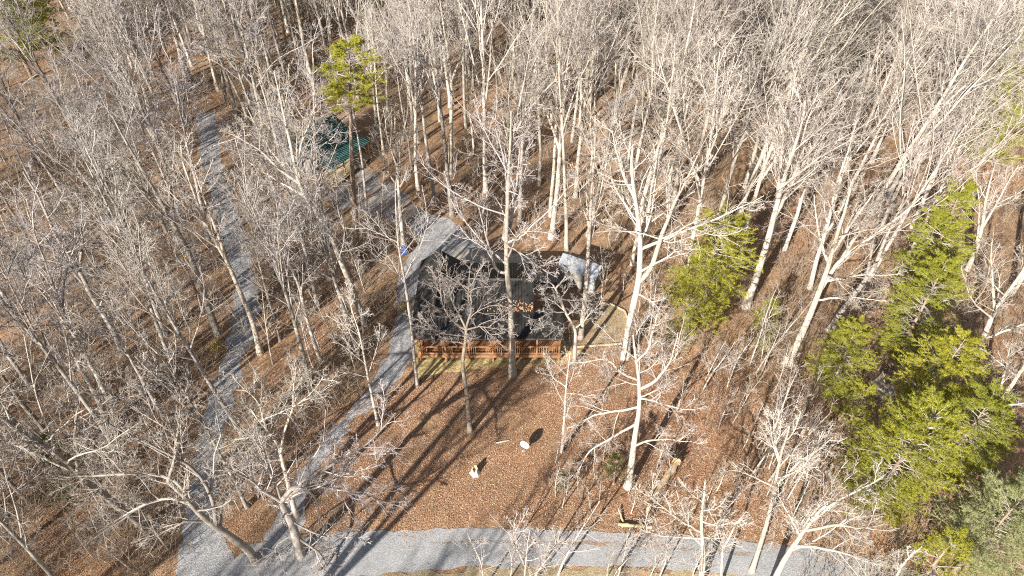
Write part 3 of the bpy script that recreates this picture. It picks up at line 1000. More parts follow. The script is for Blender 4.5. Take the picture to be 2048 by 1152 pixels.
H('crooked bent tree at the pad end of the porch', [(1149, 727), (1151, 680), (1152, 660), (1132, 628), (1113, 585), (1106, 575)], 0.17,
  [([(1153, 655), (1168, 644), (1182, 629), (1195, 618)], 0.5, 0.07), ([(1110, 581), (1125, 560), (1139, 535)], 0.4, 0.07), ([(1108, 578), (1090, 568), (1068, 562)], -0.5, 0.06), ([(1119, 604), (1145, 600), (1171, 596)], -1.2, 0.06),
   ([(1130, 625), (1100, 620), (1075, 632)], -1.2, 0.06), ([(1140, 640), (1120, 650), (1090, 655)], -1.8, 0.05)], 'grey', 'spread', 5, 0.6, 15, endr=0.4)
H('very tall straight pale tree between cabin and shed', [(1160, 676), (1167, 631), (1174, 548), (1177, 492), (1180, 440), (1184, 380), (1188, 320)], 0.23,
  [([(1176, 500), (1186, 460), (1198, 400), (1210, 330)], 1.2, 0.12), ([(1179, 460), (1165, 410), (1155, 360)], -0.8, 0.09)], 'pale', 'vase', 9, 0.5, 16, extend=3)
H('big white forked tree beside the tan pad with wide bright limbs', [(1251, 714), (1257, 661), (1269, 597), (1278, 560), (1279, 525), (1281, 490), (1277, 440), (1270, 395), (1262, 340)], 0.33,
  [([(1279, 530), (1286, 485), (1298, 430), (1308, 380), (1322, 310)], 1.5, 0.17), ([(1278, 562), (1304, 537), (1314, 497), (1331, 447), (1357, 391), (1385, 330)], -0.8, 0.23), ([(1320, 484), (1374, 457), (1441, 431), (1501, 404)], -0.6, 0.13),
   ([(1306, 537), (1344, 507), (1360, 490)], -2.0, 0.09), ([(1272, 590), (1294, 597), (1324, 620)], -1.8, 0.07), ([(1275, 464), (1241, 451), (1204, 444)], -0.5, 0.10), ([(1270, 400), (1245, 350), (1225, 280)], 1.0, 0.12)], 'pale', 'spread', 7, 0.6, 17, extend=2)
H('white tree standing in the yard above the road by the fallen log', [(1256, 973), (1264, 925), (1271, 871), (1280, 828), (1281, 780), (1277, 745), (1270, 705)], 0.24,
  [([(1280, 795), (1305, 768), (1335, 735), (1352, 690)], 1.0, 0.13), ([(1270, 850), (1224, 875), (1177, 901), (1165, 928)], -1.5, 0.09), ([(1268, 895), (1300, 880), (1335, 877), (1384, 885)], -1.0, 0.08), ([(1279, 825), (1230, 822), (1197, 825), (1154, 848)], 0.5, 0.08),
   ([(1277, 770), (1241, 744), (1211, 717), (1164, 724)], 0.8, 0.10), ([(1279, 800), (1320, 800), (1365, 815)], -1.5, 0.08), ([(1275, 740), (1300, 700), (1310, 660)], 1.0, 0.09)], 'pale', 'spread', 7, 0.6, 18, extend=1)
H('thin white birch-like tree in the yard beyond the satellite dish', [(1124, 904), (1129, 835), (1132, 778), (1137, 737), (1141, 705)], 0.11,
  [([(1131, 780), (1110, 755), (1100, 730)], 0.5, 0.04), ([(1132, 790), (1160, 790), (1185, 800)], -0.5, 0.04)], 'pale', 'slim', 7, 0.35, 19, endr=0.25, autolen=0.25)
H('thick white leaning tree before the pines with long upswept limbs', [(1574, 727), (1596, 684), (1619, 631), (1640, 577), (1652, 540), (1665, 490), (1682, 430)], 0.30,
  [([(1642, 577), (1686, 514), (1723, 487), (1769, 451), (1826, 404)], 0.5, 0.18), ([(1630, 600), (1700, 591), (1749, 597)], -1.0, 0.09), ([(1645, 567), (1723, 551), (1776, 554)], -1.2, 0.10), ([(1660, 510), (1710, 440), (1750, 380)], 1.2, 0.13), ([(1655, 530), (1640, 470), (1632, 410)], 1.5, 0.11)], 'pale', 'spread', 7, 0.55, 20, extend=2)
H('tall pale twin-limbed tree behind the thick white leaning tree', [(1660, 660), (1676, 631), (1713, 584), (1745, 540), (1770, 480), (1800, 420)], 0.26,
  [([(1730, 560), (1750, 480), (1765, 400)], 1.0, 0.12)], 'grey', 'vase', 5, 0.65, 21, extend=1.5, autolen=0.2)
H('massive pale trunk between the round pine and the leaning white tree', [(1491, 614), (1514, 551), (1536, 480), (1550, 430), (1570, 360), (1592, 290)], 0.33,
  [([(1548, 440), (1590, 350), (1640, 270)], 1, 0.17), ([(1555, 420), (1560, 330), (1560, 260)], 1.5, 0.15), ([(1570, 380), (1630, 320), (1690, 290)], -0.5, 0.13)], 'pale', 'vase', 9, 0.55, 22, extend=4)
H('tall pale trunk right behind the round yellow-green pine', [(1478, 525), (1492, 460), (1504, 417), (1517, 370), (1545, 290), (1570, 220)], 0.25,
  [([(1515, 380), (1530, 300), (1535, 220)], 1, 0.12), ([(1520, 370), (1570, 290), (1610, 230)], 0.5, 0.12)], 'pale', 'vase', 8, 0.5, 23, extend=3)
H('small white tree overhanging the road beyond its far bend', [(1408, 1120), (1403, 1060), (1402, 1041), (1407, 1001), (1410, 960)], 0.15,
  [([(1402, 1058), (1354, 1035), (1310, 1000)], 0.5, 0.07), ([(1403, 1040), (1440, 1045), (1478, 1035)], -0.3, 0.06), ([(1404, 1075), (1341, 1072), (1297, 1065)], -0.6, 0.06)], 'pale', 'spread', 7, 0.4, 24, base=(1402, 1175), endr=0.3)
H('slim pale tree forking low on the roadside bank', [(1441, 1175), (1446, 1101), (1466, 1070), (1486, 1040)], 0.10, [([(1447, 1095), (1440, 1060), (1420, 1030)], 0.4, 0.05)], 'pale', 'slim', 6, 0.4, 25, endr=0.3)
H('pale upright tree with forked crown on the bank past the road', [(1504, 1142), (1521, 1088), (1536, 1040), (1550, 985), (1562, 920), (1579, 851)], 0.16,
  [([(1559, 970), (1603, 925), (1646, 898)], 0.4, 0.09), ([(1562, 930), (1545, 890), (1542, 850)], 0.8, 0.07)], 'pale', 'spread', 7, 0.45, 26, endr=0.25)
H('wide-branching white tree at the near verge under the pines', [(1553, 1151), (1585, 1092), (1605, 1060), (1622, 1030), (1650, 1000)], 0.20,
  [([(1590, 1088), (1640, 1095), (1690, 1105), (1745, 1130)], -0.4, 0.10), ([(1610, 1055), (1680, 1050), (1745, 1058)], 0.3, 0.10), ([(1622, 1035), (1690, 1000), (1740, 975)], 0.6, 0.10), ([(1600, 1070), (1575, 1020), (1560, 1000)], 0.6, 0.07)], 'pale', 'spread', 6, 0.5, 27, base=(1535, 1190), endr=0.3)
H('pale tree with dark lower stem and long arm on the wooded lane bank', [(248, 712), (230, 667), (207, 627), (177, 584), (163, 545), (127, 500), (100, 450), (75, 395)], 0.25,
  [([(172, 575), (127, 517), (93, 484), (50, 430)], -0.8, 0.15), ([(165, 548), (165, 480), (155, 420)], 1.0, 0.12), ([(200, 615), (215, 570), (240, 560), (262, 545)], -0.6, 0.07), ([(215, 640), (225, 610), (235, 590)], 0.8, 0.06)], 'grey', 'spread', 8, 0.5, 28, extend=2)
H('tall stout grey tree leaning beside the shadowed gravel lane', [(435, 667), (417, 614), (400, 564), (377, 501), (357, 461), (330, 411), (300, 355), (272, 310)], 0.28,
  [([(352, 450), (345, 380), (325, 310)], 1, 0.13), ([(340, 430), (290, 390), (240, 350)], -0.8, 0.13)], 'grey', 'vase', 9, 0.5, 29, extend=3)
H('pale forked tree on the lane edge with white twin leaders', [(520, 706), (505, 641), (482, 591), (455, 527), (430, 487), (402, 441), (386, 395), (368, 350)], 0.23,
  [([(448, 515), (442, 480), (428, 440), (410, 400), (390, 340)], 0.8, 0.14), ([(415, 465), (380, 420), (340, 385)], -0.5, 0.09)], 'pale', 'vase', 8, 0.55, 30, extend=2)
H('long leaning grey tree standing just past the lane woods hollow', [(330, 670), (317, 634), (299, 590), (287, 537), (263, 491), (245, 437), (212, 387), (190, 340)], 0.2,
  [([(258, 480), (253, 430), (250, 380)], 0.8, 0.1)], 'grey', 'vase', 8, 0.5, 31, extend=3)
H('brown bare trunk standing between lane and wooded bank', [(306, 436), (288, 410), (272, 387), (240, 335), (215, 290)], 0.2, [], 'grey', 'vase', 10, 0.45, 32, extend=4)
H('large arching pale tree leaning over the leafy slope by the driveway', [(725, 644), (719, 614), (702, 571), (679, 517), (659, 461), (629, 417), (600, 384), (590, 330), (577, 270), (562, 200)], 0.27,
  [([(600, 380), (560, 340), (520, 300), (480, 280)], -1.0, 0.13), ([(594, 350), (600, 290), (625, 230)], 1.2, 0.12), ([(610, 395), (570, 370), (520, 340)], 1.0, 0.1)], 'pale', 'vase', 5, 0.6, 33, extend=2)
H('stout grey tree standing behind the arching pale tree', [(610, 455), (590, 400), (575, 345), (555, 290), (540, 230)], 0.28, [([(575, 345), (530, 290), (500, 230)], 0.5, 0.15)], 'pale', 'vase', 4, 0.5, 34, extend=3)
H('pale tree on the slope with knotted hooked branches', [(640, 721), (615, 644), (600, 577), (576, 521), (560, 497), (545, 450)], 0.17,
  [([(601, 580), (607, 560), (625, 540), (640, 525)], 0.3, 0.08), ([(562, 500), (535, 495), (505, 480)], -0.8, 0.06), ([(572, 515), (580, 480), (583, 450)], 0.8, 0.06)], 'pale', 'spread', 7, 0.55, 35, extend=1)
H('slim grey tree leaning halfway between lane and driveway', [(559, 680), (542, 617), (525, 554), (512, 501), (500, 440), (490, 400)], 0.13, [], 'grey', 'slim', 9, 0.45, 36, extend=1.5)
H('crooked thin white tree by the lower driveway edge', [(756, 850), (739, 768), (732, 734), (722, 674), (709, 634), (699, 600)], 0.12,
  [([(727, 700), (700, 670), (690, 640)], 0.4, 0.04), ([(735, 750), (700, 745), (668, 752)], -0.4, 0.03)], 'pale', 'slim', 8, 0.4, 37, extend=0.6)
H('huge sprawling white tree at the driveway mouth by the road', [(600, 1110), (592, 1075), (572, 1030), (562, 1005)], 0.33,
  [([(562, 1003), (582, 975), (612, 968), (669, 981), (725, 990), (772, 1008)], 0.5, 0.16), ([(615, 968), (632, 938), (655, 905)], 1.0, 0.09), ([(669, 978), (699, 948), (745, 941)], -0.3, 0.08), ([(615, 966), (680, 915), (725, 895), (772, 848)], 1.0, 0.11),
   ([(562, 1008), (525, 981), (505, 960), (470, 940)], -0.8, 0.13), ([(595, 1075), (639, 1101), (660, 1140)], -0.8, 0.1), ([(585, 1050), (640, 1070), (715, 1074)], -0.6, 0.07), ([(563, 1003), (535, 940), (520, 880)], 1.2, 0.13), ([(590, 1070), (550, 1090), (530, 1130)], -0.6, 0.07)], 'grey', 'spread', 4, 0.8, 38, endr=0.55)
H('white spreading tree behind the sprawling one, forking over the lower driveway', [(592, 1032), (577, 971), (569, 938), (558, 895), (540, 870), (515, 840)], 0.19,
  [([(562, 905), (569, 855), (585, 818), (589, 765)], 0.6, 0.11), ([(577, 840), (610, 800), (640, 770)], 0.3, 0.07), ([(545, 880), (520, 870), (480, 885), (425, 880)], -0.5, 0.08), ([(525, 855), (515, 800), (485, 770)], 0.8, 0.08), ([(560, 915), (528, 920), (512, 880)], -0.8, 0.08)], 'pale', 'spread', 6, 0.6, 39, extend=1.0)
H('big low-forking grey tree over the lane with far-reaching arms', [(512, 1120), (493, 1095), (443, 1058), (400, 1025), (373, 985), (340, 955)], 0.27,
  [([(378, 985), (353, 958), (277, 945), (200, 950), (127, 961)], -0.3, 0.13), ([(430, 1050), (425, 990), (399, 941), (349, 905), (295, 878), (225, 848)], 0.8, 0.15), ([(398, 945), (359, 878), (300, 840), (264, 815)], 1.3, 0.1), ([(385, 1005), (342, 995), (279, 1015), (212, 1055)], -0.8, 0.1),
   ([(445, 1058), (440, 1000), (420, 960)], 1.5, 0.09), ([(420, 1040), (370, 1040), (300, 1075)], -1.0, 0.08)], 'grey', 'spread', 5, 0.65, 40, endr=0.4)
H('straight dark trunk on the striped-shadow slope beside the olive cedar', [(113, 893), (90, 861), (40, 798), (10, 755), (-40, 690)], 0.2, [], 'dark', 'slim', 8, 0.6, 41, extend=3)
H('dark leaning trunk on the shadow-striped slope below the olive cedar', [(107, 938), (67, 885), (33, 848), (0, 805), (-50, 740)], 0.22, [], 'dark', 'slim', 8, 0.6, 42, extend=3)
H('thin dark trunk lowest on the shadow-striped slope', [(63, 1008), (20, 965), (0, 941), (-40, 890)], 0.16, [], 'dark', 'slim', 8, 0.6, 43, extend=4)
H('grey trunk on the bank below the pale tree with the long arm', [(332, 842), (310, 805), (290, 768), (262, 720), (235, 670)], 0.17, [], 'grey', 'slim', 9, 0.5, 44, extend=3)
H('broken-topped white tree near the boulder with stubby bright limbs', [(228, 866), (210, 833), (197, 800), (180, 768), (160, 730), (140, 690)], 0.24,
  [([(205, 815), (200, 780), (203, 735)], 0.4, 0.09), ([(212, 835), (235, 800), (260, 770)], -0.5, 0.08), ([(195, 800), (150, 770), (100, 760)], -0.8, 0.10), ([(165, 740), (165, 690), (180, 640)], 0.8, 0.09)], 'grey', 'spread', 7, 0.5, 45, extend=2)
H('tall grey tree standing at the gravel edge behind the driveway pad', [(905, 432), (897, 370), (889, 283), (880, 200), (872, 130)], 0.24, [([(880, 210), (850, 140), (840, 80)], 0.5, 0.13)], 'grey', 'vase', 9, 0.55, 46, extend=4)
H('pale tree with a clean straight stem rising high behind the driveway pad', [(900, 347), (902, 260), (904, 167), (895, 100), (884, 30)], 0.25, [([(904, 170), (925, 100), (940, 30)], 0.6, 0.14)], 'pale', 'vase', 8, 0.6, 47, extend=4)
H('grey tree standing between the barrel and the driveway pad woods', [(870, 406), (860, 330), (849, 267), (842, 167), (836, 90)], 0.2, [], 'grey', 'vase', 10, 0.5, 48, extend=3)
H('tall tan trunk behind the boardwalk', [(1103, 476), (1115, 377), (1121, 283), (1128, 200)], 0.28, [([(1119, 300), (1090, 230), (1075, 160)], 0.5, 0.14)], 'pale', 'vase', 9, 0.5, 49, extend=4)
H('white slim trunk directly behind the shed ridge', [(1133, 502), (1133, 440), (1130, 384), (1128, 320), (1124, 240), (1118, 160)], 0.19, [([(1126, 250), (1150, 180), (1175, 130)], 0.6, 0.11)], 'pale', 'vase', 8, 0.55, 50, extend=3)
H('grey tree in the dark wood beyond the cabin roof', [(1040, 442), (1041, 380), (1046, 253), (1049, 190)], 0.22, [], 'grey', 'vase', 10, 0.5, 51, extend=4)
H('big pale tree beyond the pine stand with a crooked low limb', [(1938, 735), (1955, 695), (1973, 661), (1989, 624), (2016, 584), (2046, 545)], 0.26,
  [([(1980, 640), (1955, 612), (1933, 581), (1930, 560)], -0.5, 0.08), ([(1990, 622), (1985, 560), (1982, 500)], 1.0, 0.12), ([(1965, 680), (2010, 660), (2060, 640)], -0.8, 0.12)], 'pale', 'spread', 7, 0.45, 52, extend=2)
H('pale fan-crowned tree behind the tallest pine', [(1935, 540), (1953, 497), (1966, 451), (1973, 401), (1990, 330)], 0.22, [([(1966, 455), (2000, 390), (2025, 350)], 0.5, 0.13), ([(1955, 490), (1960, 420), (1950, 360)], 0.8, 0.11)], 'pale', 'vase', 5, 0.45, 53, extend=0, autolen=0.22)
H('white tree low among the pines reaching out of the wood', [(1945, 870), (1975, 838), (2003, 801), (2030, 760), (2060, 710)], 0.22, [([(1990, 815), (2030, 810), (2070, 800)], -0.5, 0.1), ([(2003, 800), (2005, 750), (2015, 700)], 0.6, 0.1)], 'pale', 'spread', 7, 0.4, 54, extend=2)
H('bleached small snag reaching up before the lower pines', [(1770, 1190), (1800, 1140), (1822, 1112), (1845, 1095)], 0.10, [], 'pale', 'slim', 6, 0.3, 55, endr=0.3)
H('small pale tree with open twigs on the near road verge', [(1046, 1190), (1050, 1150), (1056, 1090), (1060, 1060)], 0.06, [([(1050, 1140), (1030, 1100), (1020, 1060)], 0.3, 0.03), ([(1051, 1130), (1085, 1110), (1105, 1090)], -0.2, 0.03)], 'pale', 'slim', 6, 0.2, 56, endr=0.3, autolen=0.3)

# ------------------------------------------------------------------ evergreens
def make_pine(seed, Ht, rad, base_f, shape, nb=84, spr=13, nd=40, nl=0.20, nw=0.032, gap=0.0):
    rg = np.random.default_rng(seed)
    n = 12
    P = grow(rg, np.zeros((1, 3)), np.array([[0.02, 0.0, 1.0]]), np.array([Ht]), n, 0.018, 0.02)
    P[0, 0, 2] = -0.15
    s = np.linspace(0, 1, n)
    tr = (0.016 * Ht + 0.03) * (1 - 0.93 * s)
    tr[0] *= 1.3
    # branches in loose whorls
    t = base_f + (1 - base_f) * np.sort(rg.random(nb)) ** 0.95 * 0.985
    wh = 0.65 / Ht
    t = np.round(t / wh) * wh + rg.normal(0, 0.006, nb)
    t = np.clip(t, base_f, 0.985)
    u = (t - base_f) / (1 - base_f)
    if shape == 'round':
        w_ = np.sqrt(np.clip(1 - (2 * u - 0.85) ** 2 / 1.6, 0.05, 1))
    elif shape == 'cone':
        w_ = 0.16 + 0.95 * (1 - u) ** 0.8
    else:
        w_ = 0.25 + 0.75 * np.sin(np.pi * np.clip(u * 0.9 + 0.1, 0, 1)) 
    Lb = rad * w_ * rg.uniform(0.62, 1.15, nb)
    az = rg.random(nb) * 2 * math.pi
    f = t * (n - 1)
    i0 = np.clip(f.astype(int), 0, n - 2)
    pos = P[0, i0] + (P[0, i0 + 1] - P[0, i0]) * (f - i0)[:, None]
    el = rg.uniform(-0.05, 0.25, nb) + 0.5 * u ** 2
    D = np.stack([np.cos(az) * np.cos(el), np.sin(az) * np.cos(el), np.sin(el)], -1)
    BP = grow(rg, pos, D, Lb, 7, 0.07, -0.015)
    BR = np.maximum(0.008, (0.012 + 0.010 * Lb)[:, None] * (1 - 0.85 * np.linspace(0, 1, 7))[None])
    # sprays, flattened
    S, SR, SL_ = sprout(rg, BP, BR, Lb, spr, 0.22, 1.0, (R(28), R(62)), 0.42, 4, 0.10, 0.02, 0.5, 0.006, 0.6)
    # squash each spray towards the horizontal so the crown shows layers
    S[:, :, 2] = S[:, :1, 2] + (S[:, :, 2] - S[:, :1, 2]) * 0.45
    m = len(S)
    idx = np.repeat(np.arange(m), nd)
    tt = rg.random(m * nd) ** 0.7 * 2.999
    j = tt.astype(int)
    fr = (tt - j)[:, None]
    A, B = S[idx, j], S[idx, j + 1]
    p0 = A + (B - A) * fr
    tan = unit(B - A)
    nd_ = unit(tan * 0.7 + rg.normal(0, 0.62, (m * nd, 3)) + np.array([0, 0, 0.28]))
    ln = nl * rg.uniform(0.6, 1.3, m * nd)
    side = unit(np.cross(nd_, rg.normal(0, 1, (m * nd, 3))))
    v0 = p0 - side * (nw / 2)
    v1 = p0 + side * (nw / 2)
    v2 = p0 + nd_ * ln[:, None]
    V = np.stack([v0, v1, v2], 1).reshape(-1, 3)
    F = np.arange(len(V)).reshape(-1, 3)
    return P, tr, BP, BR, S, SR, V, F

def pine_meshes(seed, Ht, rad, base_f, shape, mname, **kw):
    P, tr, BP, BR, S, SR, V, F = make_pine(seed, Ht, rad, base_f, shape, **kw)
    tm = tubes_mesh('trunk', [(P, tr[None], 9)], M['bark_pine'])
    bmh = tubes_mesh('branches', [(BP, BR, 4), (S, SR, 3)], M['bark_grey'])
    cm = mesh_np('crown', V, [F], [M[mname]], smooth=False)
    return tm, bmh, cm

pine_xy = []
def place_pine(label, px, py, meshes, sc=1.0, lean=(0, 0), rz=0.0, name='pine_tree', cat='pine tree', group='evergreens in the winter woods', szf=1.0):
    b = at(px, py)
    t_ = thing(name, label, cat, b, rz, group)
    t_.rotation_euler = (lean[0], lean[1], rz)
    t_.scale = (sc, sc, sc * szf)
    for nm, me in zip(('trunk', 'branches', 'crown'), meshes):
        o = link(nm, me, t_)
        if nm == 'branches':
            o.name = 'branch_framework'
    pine_xy.append((b[0], b[1]))
    return t_

PR = pine_meshes(101, 12.5, 3.5, 0.12, 'round', 'needle', nb=140, spr=14, nd=44)
PT = pine_meshes(102, 17.0, 3.3, 0.30, 'cone', 'needle', nb=130, spr=12)
PY = pine_meshes(103, 13.0, 3.4, 0.15, 'oval', 'needle', nb=120, spr=13)
PB = pine_meshes(104, 11.0, 3.4, 0.15, 'oval', 'needle_pale', nb=105, spr=13, nl=0.24)
PS = pine_meshes(105, 5.0, 1.7, 0.12, 'cone', 'needle', nb=56, spr=9, nd=14, nl=0.18, nw=0.028)
PO = pine_meshes(106, 3.6, 1.2, 0.05, 'cone', 'needle_olive', nb=46, spr=8, nd=12, nl=0.16, nw=0.022)
PH = pine_meshes(107, 21.0, 2.6, 0.74, 'oval', 'needle', nb=60, spr=12)
def pine_c(label, cx, cy, meshes, zc, sc, rz, **kw):
    c_ = at(cx, cy, zc * sc)
    px, py = topx(c_[0], c_[1])
    return place_pine(label, px, py, meshes, sc, (0, 0), rz, **kw)
pine_c('round full yellow-green pine standing alone beside the big white forked tree', 1408, 552, PR, 6.4, 0.93, 0.4)
pine_c('tallest narrow pine of the evergreen stand with its top over the pale crowns', 1895, 490, PT, 10.5, 0.88, 1.1)
pine_c('broad shaggy pine in the middle of the evergreen stand', 1842, 625, PY, 7.2, 0.85, 2.0)
pine_c('low feathery pine before the stand near the split stump', 1690, 722, PY, 7.2, 0.66, 3.3)
pine_c('wide pine with pale dead twigs below the shaggy one', 1868, 770, PY, 7.2, 0.86, 4.6)
pine_c('brightest yellow-green pine at the foot of the stand', 1790, 935, PR, 6.4, 0.84, 1.7)
pine_c('pine tucked close behind the brightest one', 1925, 875, PR, 6.4, 0.74, 5.1)
pine_c('pale blue-green pine nearest the road bank', 1985, 1065, PB, 6.2, 0.82, 0.2)
pine_c('second blue-green pine at the very edge of the wood', 2060, 1010, PB, 6.2, 0.7, 2.9)
pine_c('green young pine under the blue-green pines', 1875, 1125, PS, 2.4, 1.3, 0.5)
pine_c('thin lacy young pine between the massive trunk and the leaning white tree', 1532, 645, PS, 2.4, 1.0, 1.2)
pine_c('small bright young pine on the wooded bank before the stand', 1712, 825, PS, 2.4, 1.15, 2.2)
pine_c('tiny young pine at the foot of the round pine', 1378, 662, PS, 2.4, 0.6, 0.8)
pine_c('dense pine at the wood edge far beyond the tallest pine', 2008, 218, PR, 6.4, 1.15, 3.0)
pine_c('far pine in the topmost corner of the wood beyond the pale crowns', 2040, 30, PR, 6.4, 1.0, 4.0)
pine_c('far pine at the lane side corner of the wood', 62, 30, PR, 6.4, 1.05, 2.5)
pine_c('second far pine behind the lane woods corner', 5, 40, PY, 7.2, 1.1, 0.6)
place_pine('tall bare-stemmed pine with tufted top before the green-roofed house', 712, 522, PH, 1.0, (0.0, 0.085), 0.7, szf=1.0)
place_pine('far dark pine up the hill beyond the tufted pine', 760, 145, PT, 0.8, (0, 0), 0.1)
for i, (px, py, s_, lb) in enumerate(((132, 945, 1.25, 'olive cedar on the shadow-striped slope'), (142, 1010, 0.9, 'smaller olive cedar just below the other one on the striped slope'), (218, 430, 1.1, 'olive cedar among pale trunks above the wooded lane bank'),
                                      (1227, 968, 1.0, 'thin olive cedar at the foot of the yard tree by the fallen log'), (1125, 985, 0.7, 'tiny olive cedar in the leaves below the thin white tree'), (70, 560, 1.1, 'olive cedar at the outer edge of the lane woods'),
                                      (700, 650, 0.6, 'low olive cedar on the leafy slope'), (1330, 690, 0.8, 'olive cedar in the brush beside the big white forked tree'), (560, 590, 0.7, 'olive cedar hidden in the brush between lane and driveway'), (240, 60, 1.4, 'far olive cedar high in the lane woods'))):
    place_pine(lb, px, py, PO, s_, (0, 0), i * 0.9, 'cedar_bush', 'cedar', 'olive cedars', 1.0)
ybm = tubes_mesh('stems', [(np.array([[[0, 0, 0], [.1, .05, .4], [.15, .1, .8]], [[0, 0, 0], [-.1, .05, .4], [-.2, 0, .7]], [[0, 0, 0], [0, -.1, .5], [.05, -.2, .9]]], float), np.full((3, 3), 0.015), 4)], M['bark_grey'])
rgy = np.random.default_rng(9)
c_ = rgy.normal(0, 0.25, (220, 3)) + np.array([0, 0, 0.7])
d1 = unit(rgy.normal(0, 1, (220, 3))) * 0.07
d2 = unit(np.cross(d1, rgy.normal(0, 1, (220, 3)))) * 0.045
yl = mesh_np('leaves', np.stack([c_ - d1, c_ + d2, c_ + d1, c_ - d2], 1).reshape(-1, 3), [np.arange(880).reshape(-1, 4)], [M['leaf_y']], smooth=False)
for px, py, lb in ((812, 622, 'small yellow-leaved shrub on the driveway edge by the thin pale tree'), (437, 705, 'yellow-leaved shrub on the lane bank')):
    t_ = thing('shrub', lb, 'shrub', at(px, py))
    link('stem_cluster', ybm, t_)
    link('foliage', yl, t_)

# ------------------------------------------------------------------ the wood
YARD = [(735, 800), (800, 720), (780, 560), (830, 430), (900, 420), (985, 485), (1100, 500), (1150, 500), (1230, 560), (1310, 600), (1420, 640), (1540, 690), (1600, 780), (1590, 980), (1600, 1100), (1900, 1235),
        (1900, 1320), (300, 1320), (480, 1090), (620, 960)]
GREEN = [(575, 215), (720, 215), (750, 330), (750, 440), (650, 460), (575, 410)]
FARPZ = [(1780, 640), (1830, 450), (1890, 260), (1950, 60), (2110, 60), (2110, 500), (1960, 620)]
TUFTZ = [(680, 470), (790, 480), (810, 650), (690, 650)]
CORNZ = [(-80, 40), (170, 40), (270, 330), (60, 340), (-80, 250)]
PINEZ = [(1560, 640), (1750, 620), (1900, 560), (1960, 640), (2060, 900), (2060, 1250), (1650, 1280), (1430, 1280), (1440, 1130), (1500, 1090), (1530, 1000), (1510, 720)]
LANEZ = [(430, 330), (520, 330), (600, 560), (650, 740), (530, 740), (510, 600)]
def grown(poly, s):
    c = np.mean(np.array(poly), axis=0)
    return [tuple(c + (np.array(p_) - c) * s) for p_ in poly]
YARDW = [tuple(at(*p_)[:2]) for p_ in YARD]
LANEW = [tuple(at(*p_)[:2]) for p_ in LANE]
PARKW = [tuple(at(*p_)[:2]) for p_ in PARK]
GREENW = grown([tuple(at(*p_)[:2]) for p_ in GREEN], 1.15)
BRUSHY = [(1310, 650), (1540, 690), (1600, 780), (1600, 1040), (1500, 1060), (1430, 900), (1350, 740)]
FARPZW = [tuple(at(*p_)[:2]) for p_ in FARPZ]
CORNZW = [tuple(at(*p_)[:2]) for p_ in CORNZ]
TUFTZW = [tuple(at(*p_)[:2]) for p_ in TUFTZ]
LANEZW = [tuple(at(*p_)[:2]) for p_ in LANEZ]
PINEZW = [tuple(at(*p_)[:2]) for p_ in PINEZ]
ROADW = [tuple(at(*p_)[:2]) for p_ in ROAD]
DRIVEW = [tuple(at(*p_)[:2]) for p_ in DRIVE]
def blocked(x, y, pad=0.0):
    for pl in (YARDW, GREENW, PINEZW, LANEZW, FARPZW, CORNZW, TUFTZW):
        if inpoly(x, y, pl):
            return True
    for pl in (LANEW, PARKW, ROADW, DRIVEW):
        for dx, dy in ((0, 0), (pad, 0), (-pad, 0), (0, pad), (0, -pad)):
            if inpoly(x + dx, y + dy, pl):
                return True
    return False

VARS = []
spec = [('vase', 23, 0.21, 'pale'), ('vase', 21, 0.19, 'pale'), ('vase', 24, 0.235, 'pale'), ('vase', 22, 0.205, 'grey'), ('spread', 20, 0.24, 'pale'), ('spread', 18, 0.22, 'grey'),
        ('slim', 20, 0.17, 'grey'), ('slim', 18, 0.15, 'pale'), ('vase', 19, 0.20, 'grey'), ('pole', 19, 0.16, 'grey'), ('vase', 20, 0.22, 'pale'), ('slim', 16, 0.13, 'grey'), ('spread', 12, 0.15, 'grey')]
for i, (st, Ht, r_, bk_) in enumerate(spec):
    cg, tg = wild_tree(500 + i, Ht, r_, st)
    VARS.append((tubes_mesh('trunk', tg, M[BARKS[bk_][0]]), tubes_mesh('crown', cg, M[BARKS[bk_][1]]), st, bk_))

rf = random.Random(2024)
occ = list(hero_xy) + list(pine_xy)
spots = []
tries = 0
N_WOOD = 253
N_ALL = 600
cand = []
while tries < 60000:
    tries += 1
    y = 16 + 104 * rf.random() ** 0.8
    hw = (y * CP + CZ * SP) / FPX * 1024 + 7
    x = rf.uniform(-hw, hw)
    px, py = topx(x, y)
    if py < -45 or py > 1210 or px < -160 or px > 2200:
        continue
    if blocked(x, y, 1.2):
        continue
    md = 4.3 if px > 760 else 4.6
    if py < 260:
        md = 3.2
    if py > 560 and px < 760:
        md = 5.0
    if py > 600 and px > 1300:
        md = 6.5
    if any((x - a_) ** 2 + (y - b_) ** 2 < md * md for a_, b_ in spots) or any((x - a_) ** 2 + (y - b_) ** 2 < 9.0 for a_, b_ in occ):
        continue
    spots.append((x, y))
    if len(spots) >= N_ALL:
        break
spots.sort(key=lambda q_: q_[0] ** 2 + q_[1] ** 2)
far_spots = spots[N_WOOD:]
spots = spots[:N_WOOD]
print('wood', len(spots), len(far_spots), 'heroes', len(hero_xy))

